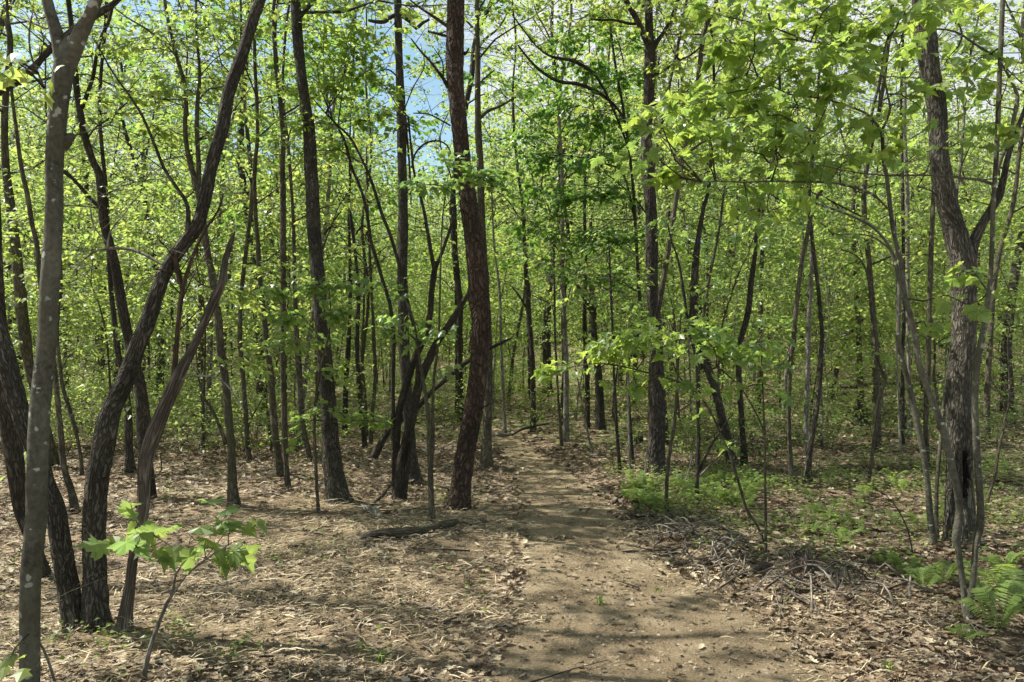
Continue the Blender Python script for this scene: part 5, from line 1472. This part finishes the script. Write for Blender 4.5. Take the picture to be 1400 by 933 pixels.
def grass_tuft(px, py, n, h, label, mat='fern'):
    g = ground(px, py); rng = np.random.default_rng(int(px))
    mb = MB()
    for k in range(n):
        a = rng.uniform(0, 2 * PI); l = h * rng.uniform(.5, 1.1); o = rng.normal(0, .012, 2)
        d = np.array([math.cos(a), math.sin(a)]) * l * rng.uniform(.2, .7)
        p0 = np.array([o[0], o[1], -.01]); p2 = np.array([o[0] + d[0], o[1] + d[1], l * .8]); p1 = (p0 + p2) / 2 + np.array([0, 0, .2 * l])
        w = np.array([-math.sin(a), math.cos(a), 0]) * .0035
        mb.add(np.array([p0 - w, p0 + w, p1 - w, p1 + w, p2]), [(2, 3, 4)], [(0, 1, 3, 2)])
    o = obj('grass_tuft', mb.mesh('grass_tuft', [M[mat]], smooth=False)); o.location = g + np.array([0, 0, .012])
    tag(o, label, 'grass')


grass_tuft(820, 830, 16, .10, 'pale green grass tuft growing in the middle of the trail')
grass_tuft(900, 812, 10, .05, 'tiny grass sprout on the trail, right of the larger tuft')
grass_tuft(522, 905, 40, .05, 'low dark green tuft in the shaded litter at the bottom, left of the trail')
grass_tuft(638, 800, 30, .12, 'tan dried grass clump at the left border of the trail', 'straw')
grass_tuft(567, 818, 20, .06, 'small tan dried grass clump in the straw, left of the larger clump', 'straw')
grass_tuft(1215, 918, 24, .06, 'small green grass tuft in the straw at the bottom right')


# ------------------------------------------------------------------ logs, branches, stumps
def lying(name, label, cat, pts, mat, lift=.5, lobes=True, seed=1, sub=()):
    P = []; R = []
    for (px, py, w) in pts:
        g = ground(px, py); r = w / F * g[1] / 2
        P.append(g + np.array([0, 0, r * lift])); R.append(r)
    P = np.array(P); R = np.array(R)
    o0 = P[0].copy()
    mb = MB(); tube(mb, P, R, 12 if R.max() > .02 else 7, max(.03, R.max()), 0, .12, None, None, seed)
    if sub:
        root = empty(name, o0)
        obj('stem', mb.mesh('stem', [M[mat]], origin=o0), root)
        for s in sub:
            Q = []; Rq = []
            for (px, py, w, h) in s:
                g = ground(px, py); Q.append(g + np.array([0, 0, h])); Rq.append(w / F * g[1] / 2)
            mb = MB(); tube(mb, np.array(Q), np.array(Rq), 6, .05, 0, .1, None, None, seed + 3)
            obj('side_branch', mb.mesh('side_branch', [M[mat]], origin=o0), root)
    else:
        root = obj(name, mb.mesh(name, [M[mat]], origin=o0)); root.location = o0
    tag(root, label, cat)
    return root


lying('fallen_log', 'mossy brown fallen log lying across the clearing, largest log left of the trail', 'log',
      [(493, 741, 8), (505, 740, 12), (530, 739, 14), (555, 738, 14), (580, 732, 12), (605, 726, 11), (622, 722, 11), (630, 722, 6)], 'olive', 1.3)
lying('fallen_branch', 'pale stick angling down to the right from the end of the mossy log', 'stick', [(497, 745, 3.5), (510, 752, 4), (522, 760, 4.5), (536, 771, 3.5)], 'pale', 1.2)
lying('rotten_log', 'short pale rotten log chunk beside the foot of the big flared trunk', 'log', [(496, 698, 6), (502, 701, 9), (510, 705, 11), (518, 709, 9), (522, 711, 5)], 'pale', 1.3)
lying('fallen_branch', 'long curved pale branch on the straw near the left border of the trail', 'stick', [(545, 830, 3), (560, 828, 4), (585, 833, 4.5), (610, 840, 3.5), (640, 845, 3), (665, 848, 2)], 'pale', 1.2)
lying('fallen_branch', 'pale stick lying in the straw to the right of the small maple seedling', 'stick', [(190, 796, 5), (220, 800, 4), (240, 797, 3), (250, 794, 2)], 'pale', 1.0)
lying('fallen_branch', 'thick pale stick behind the lichen spotted grey tree at the left edge', 'stick', [(-12, 798, 8), (5, 793, 7), (25, 787, 5), (40, 784, 3)], 'pale', 1.0)
lying('fallen_branch', 'reddish tan stick at the bottom left below the maple seedling', 'stick', [(212, 902, 5), (217, 912, 7), (224, 925, 8), (232, 945, 8)], 'dead', 1.0)
lying('fallen_branch', 'thin white twig on dark leaves right of the maple seedling base', 'stick', [(252, 893, 2), (268, 896, 2.2), (285, 903, 2), (300, 910, 1.6)], 'pale', 2)
lying('fallen_branch', 'pale curved stick on the straw at the left, above the shaded litter', 'stick', [(390, 836, 3), (408, 838, 3.5), (418, 842, 3.5), (424, 850, 2.5)], 'pale', 1.5)
lying('fallen_branch', 'pale stick lying level in the shaded litter, below the curved one', 'stick', [(370, 870, 3), (390, 868, 3.2), (420, 863, 2)], 'pale', 1.5)
lying('fallen_branch', 'broken tan stick pointing at the trail from the straw at its left border', 'stick', [(655, 862, 4), (668, 855, 6), (685, 847, 4)], 'straw', 1.0)
lying('fallen_branch', 'large pale brown branch on the leaf bank in front of the rotten stump', 'branch',
      [(1085, 781, 3.5), (1095, 783, 4.5), (1112, 790, 5.5), (1130, 796, 6.5), (1150, 799, 6.5), (1170, 803, 5.5), (1190, 809, 5), (1204, 814, 4)], 'pale', 2.2, True, 3,
      [[(1112, 790, 3, .06), (1095, 805, 2.5, .05), (1075, 830, 2, .04), (1060, 850, 1.2, .03)], [(1150, 799, 2.5, .06), (1165, 785, 2, .10), (1180, 798, 1.4, .06)]])
lying('fallen_branch', 'dark log lying along the near border of the bright fern patch', 'log', [(860, 708, 4), (890, 707, 5), (930, 708, 5), (960, 710, 6), (985, 712, 5)], 'dark', .6)
lying('fallen_branch', 'dark stick beside the leaf bank pointing into the trail, left of the fern patch', 'stick', [(838, 694, 3.5), (850, 684, 4), (862, 672, 4)], 'dark', 3)
lying('fallen_branch', 'short bleached stick standing on its end at the left end of the fern patch', 'stick', [(869, 700, 4), (868, 690, 4.5), (866, 676, 4.5), (863, 668, 3)], 'pale', 1.0)
lying('fallen_log', 'short brown log at the right bank of the trail', 'log', [(1024, 792, 8), (1034, 786, 11), (1046, 781, 12), (1056, 777, 8)], 'dead', .7)
lying('fallen_branch', 'pale root like stick curling on the right bank of the trail', 'stick', [(908, 755, 3), (914, 758, 4), (918, 766, 4.5), (919, 772, 3)], 'pale', 2)
lying('fallen_branch', 'pale twig pile stick standing up on the right bank of the trail', 'stick', [(898, 748, 2), (900, 738, 2.4), (901, 730, 2)], 'pale', 5)
lying('fallen_branch', 'yellowish split stick on the litter right of the trail, beside the short brown log', 'stick', [(1004, 748, 4), (1012, 757, 5), (1020, 766, 3)], 'straw', 1.5)
lying('fallen_branch', 'thin forked branch on the ground just below the nearest maple foot', 'branch', [(1278, 845, 3), (1300, 846, 3.5), (1318, 852, 4), (1335, 858, 5), (1350, 866, 4)], 'pale', 1.5, True, 5,
      [[(1322, 852, 3, .03), (1332, 868, 2.6, .03), (1345, 884, 2, .03)]])
lying('fallen_branch', 'thin pale twig lying diagonal in the litter at the bottom right', 'stick', [(1282, 868, 2.4), (1292, 882, 2.6), (1305, 897, 2)], 'pale', 1.5)
lying('fallen_branch', 'pale straight stick along the bottom edge at the right', 'stick', [(1310, 931, 4), (1330, 930, 4.5), (1355, 929, 3)], 'straw', 1.0)
lying('fallen_branch', 'dark branch in the far undergrowth left of the trail end', 'branch', [(700, 600, 2.5), (715, 594, 3.5), (730, 590, 3.5), (755, 583, 2)], 'dark', 4)
lying('fallen_log', 'pale log in the green weeds just beyond the trail end', 'log', [(676, 597, 5), (688, 598, 5), (698, 597, 4)], 'pale', 1.2)
lying('fallen_branch', 'long grey branch lying beyond the sapling pole, left of the big dark forked trunk', 'branch', [(796, 624, 3), (815, 626, 3.5), (835, 623, 3), (850, 620, 2)], 'pale', 2)
lying('fallen_log', 'dark fallen log far up the slope between the leaning pair and the maples', 'log', [(1125, 534, 4), (1160, 532, 5), (1190, 528, 5), (1230, 526, 4)], 'dark', 1.0)

# propped dead poles
for (a, b, r, lab) in [((501, 692, 4), (539, 660, 3), .3, 'dark thin pole propped against the crooked clump, left of the pine'),
                       ((930, 675, 4), (1005, 600, 2), .9, 'dark pole slanting up to the right over the fern patch'),
                       ((933, 668, 2.5), (952, 600, 2), .8, 'pale thin pole leaning beside the dark sapling in the fern patch')]:
    g = ground(a[0], a[1]); Y = g[1]
    e = at(b[0], b[1], Y + r)
    n = 6; t = np.linspace(0, 1, n)[:, None]
    P = (g - np.array([0, 0, .05])) * (1 - t) + e * t + np.random.default_rng(int(a[0])).normal(0, .008, (n, 3))
    R = np.linspace(a[2], b[2], n) / F * Y / 2
    mb = MB(); tube(mb, P, R, 7, .08, 0, .1)
    o = obj('dead_pole', mb.mesh('dead_pole', [M['pale' if 'pale' in lab else 'dead']], origin=g)); o.location = g
    tag(o, lab, 'pole')


def stump(px, py, wpx, hpx, label, mat='dead', seed=1, jag=.35, tilt=0):
    g = ground(px, py); Y = g[1]; r = wpx / F * Y / 2; h = hpx / F * Y
    rng = np.random.default_rng(seed)
    seg = 40; zs = np.linspace(-.1, h, 16)
    a = np.linspace(0, 2 * PI, seg, endpoint=False)
    top = 1 - jag * np.array([.5 + .5 * noise.noise(Vector((math.cos(q) * 2.2, math.sin(q) * 2.2, seed))) * 1.6 for q in a])
    V = []; B = []
    for z in zs:
        for k, q in enumerate(a):
            t = max(z, 0) / h
            rr = r * (1.25 - .3 * t) * (1 + .16 * noise.noise(Vector((math.cos(q) * 2, math.sin(q) * 2, z * 5 + seed))) + .10 * math.cos(5 * q + seed) * (1 - t))
            V.append((math.cos(q) * rr, math.sin(q) * rr, z if z < 0 else z * top[k])); B.append((math.cos(q) * r, math.sin(q) * r, z))
    m = len(zs)
    # broken hollow top: an inner ring that sinks
    for k, q in enumerate(a):
        V.append((math.cos(q) * r * .55, math.sin(q) * r * .55, h * top[k] * .72)); B.append((math.cos(q) * r * .5, math.sin(q) * r * .5, h))
    V.append((0, 0, h * .4)); B.append((0, 0, h))
    i = np.arange(m)[:, None] * seg; j = np.arange(seg)[None]; j2 = (j + 1) % seg
    f4 = np.stack([i + j, i + j2, i + seg + j2, i + seg + j], -1).reshape(-1, 4)
    c = m * seg + seg; b0 = m * seg
    f3 = np.stack([b0 + np.arange(seg), b0 + (np.arange(seg) + 1) % seg, np.full(seg, c)], -1)
    mb = MB(); mb.add(np.array(V), f3, f4, 0, np.array(B))
    o = obj('tree_stump', mb.mesh('tree_stump', [M[mat]])); o.location = g
    o.rotation_euler = (0, math.radians(tilt), seed)
    tag(o, label, 'stump')


stump(1101, 785, 32, 42, 'rotten leaning stump on the leaf bank above the large pale branch', 'dead', 3, .8, 20)
stump(1176, 582, 18, 27, 'dark old stump far in the green undergrowth, right of the leaning pair', 'dark', 5)
stump(1241, 598, 11, 34, 'narrow dark stump behind the arching maple stem', 'dark', 7)
stump(873, 607, 11, 14, 'small mossy stump left of the big dark forked trunk', 'dark', 9, .5)

# ------------------------------------------------------------------ sky and sun
SUN_EL = math.radians(54); SUN_AZ = math.radians(14)      # from the left, a little beyond the scene
sv = Vector((-math.cos(SUN_EL) * math.cos(SUN_AZ), math.cos(SUN_EL) * math.sin(SUN_AZ), math.sin(SUN_EL)))
sun = bpy.data.lights.new('sun', 'SUN'); sun.energy = 5.0; sun.angle = math.radians(0.55); sun.color = (1.0, 0.95, 0.86)
so = bpy.data.objects.new('sun', sun); COL.objects.link(so)
so.rotation_euler = sv.to_track_quat('Z', 'Y').to_euler(); so.location = (-20, 5, 30)

w = bpy.data.worlds.new('World'); SC.world = w; w.use_nodes = True
nt = w.node_tree; L = nt.links.new
for n in list(nt.nodes):
    nt.nodes.remove(n)
wo = N(nt, 'ShaderNodeOutputWorld'); bg = N(nt, 'ShaderNodeBackground'); bg.inputs[1].default_value = 0.048
sky = N(nt, 'ShaderNodeTexSky', sky_type='NISHITA'); sky.sun_disc = False
sky.sun_elevation = SUN_EL; sky.sun_rotation = math.atan2(sv.x, sv.y)
tc = N(nt, 'ShaderNodeTexCoord'); nz = N(nt, 'ShaderNodeTexNoise'); nz.inputs['Scale'].default_value = 2.6; nz.inputs['Detail'].default_value = 7; nz.inputs['Roughness'].default_value = .6
mp = N(nt, 'ShaderNodeMapping'); mp.inputs['Scale'].default_value = (1, 1, 2.2); mp.inputs['Location'].default_value = (.3, .1, .35)
L(tc.outputs['Generated'], mp.inputs[0]); L(mp.outputs[0], nz.inputs['Vector'])
cr_ = ramp(nt, [(.43, (0, 0, 0)), (.57, (1, 1, 1))]); L(nz.outputs['Fac'], cr_.inputs[0])
mx = N(nt, 'ShaderNodeMix', data_type='RGBA')
L(cr_.outputs[0], mx.inputs[0]); hue = N(nt, 'ShaderNodeMix', data_type='RGBA', blend_type='MULTIPLY'); hue.inputs[0].default_value = 1.0; hue.inputs[7].default_value = (2.0, 2.15, 1.8, 1)
L(sky.outputs[0], hue.inputs[6]); L(hue.outputs[2], mx.inputs[6]); mx.inputs[7].default_value = (8.8, 9.1, 9.6, 1)
L(mx.outputs[2], bg.inputs[0]); L(bg.outputs[0], wo.inputs[0])

SC.view_settings.view_transform = 'Standard'
SC.view_settings.look = 'None'
SC.view_settings.exposure = 1.16
SC.view_settings.gamma = 1
SC.cycles.use_adaptive_sampling = True
SC.cycles.adaptive_threshold = 0.03
SC.cycles.max_bounces = 6
SC.cycles.diffuse_bounces = 2
SC.cycles.glossy_bounces = 2
SC.cycles.transmission_bounces = 4
SC.cycles.sample_clamp_indirect = 6
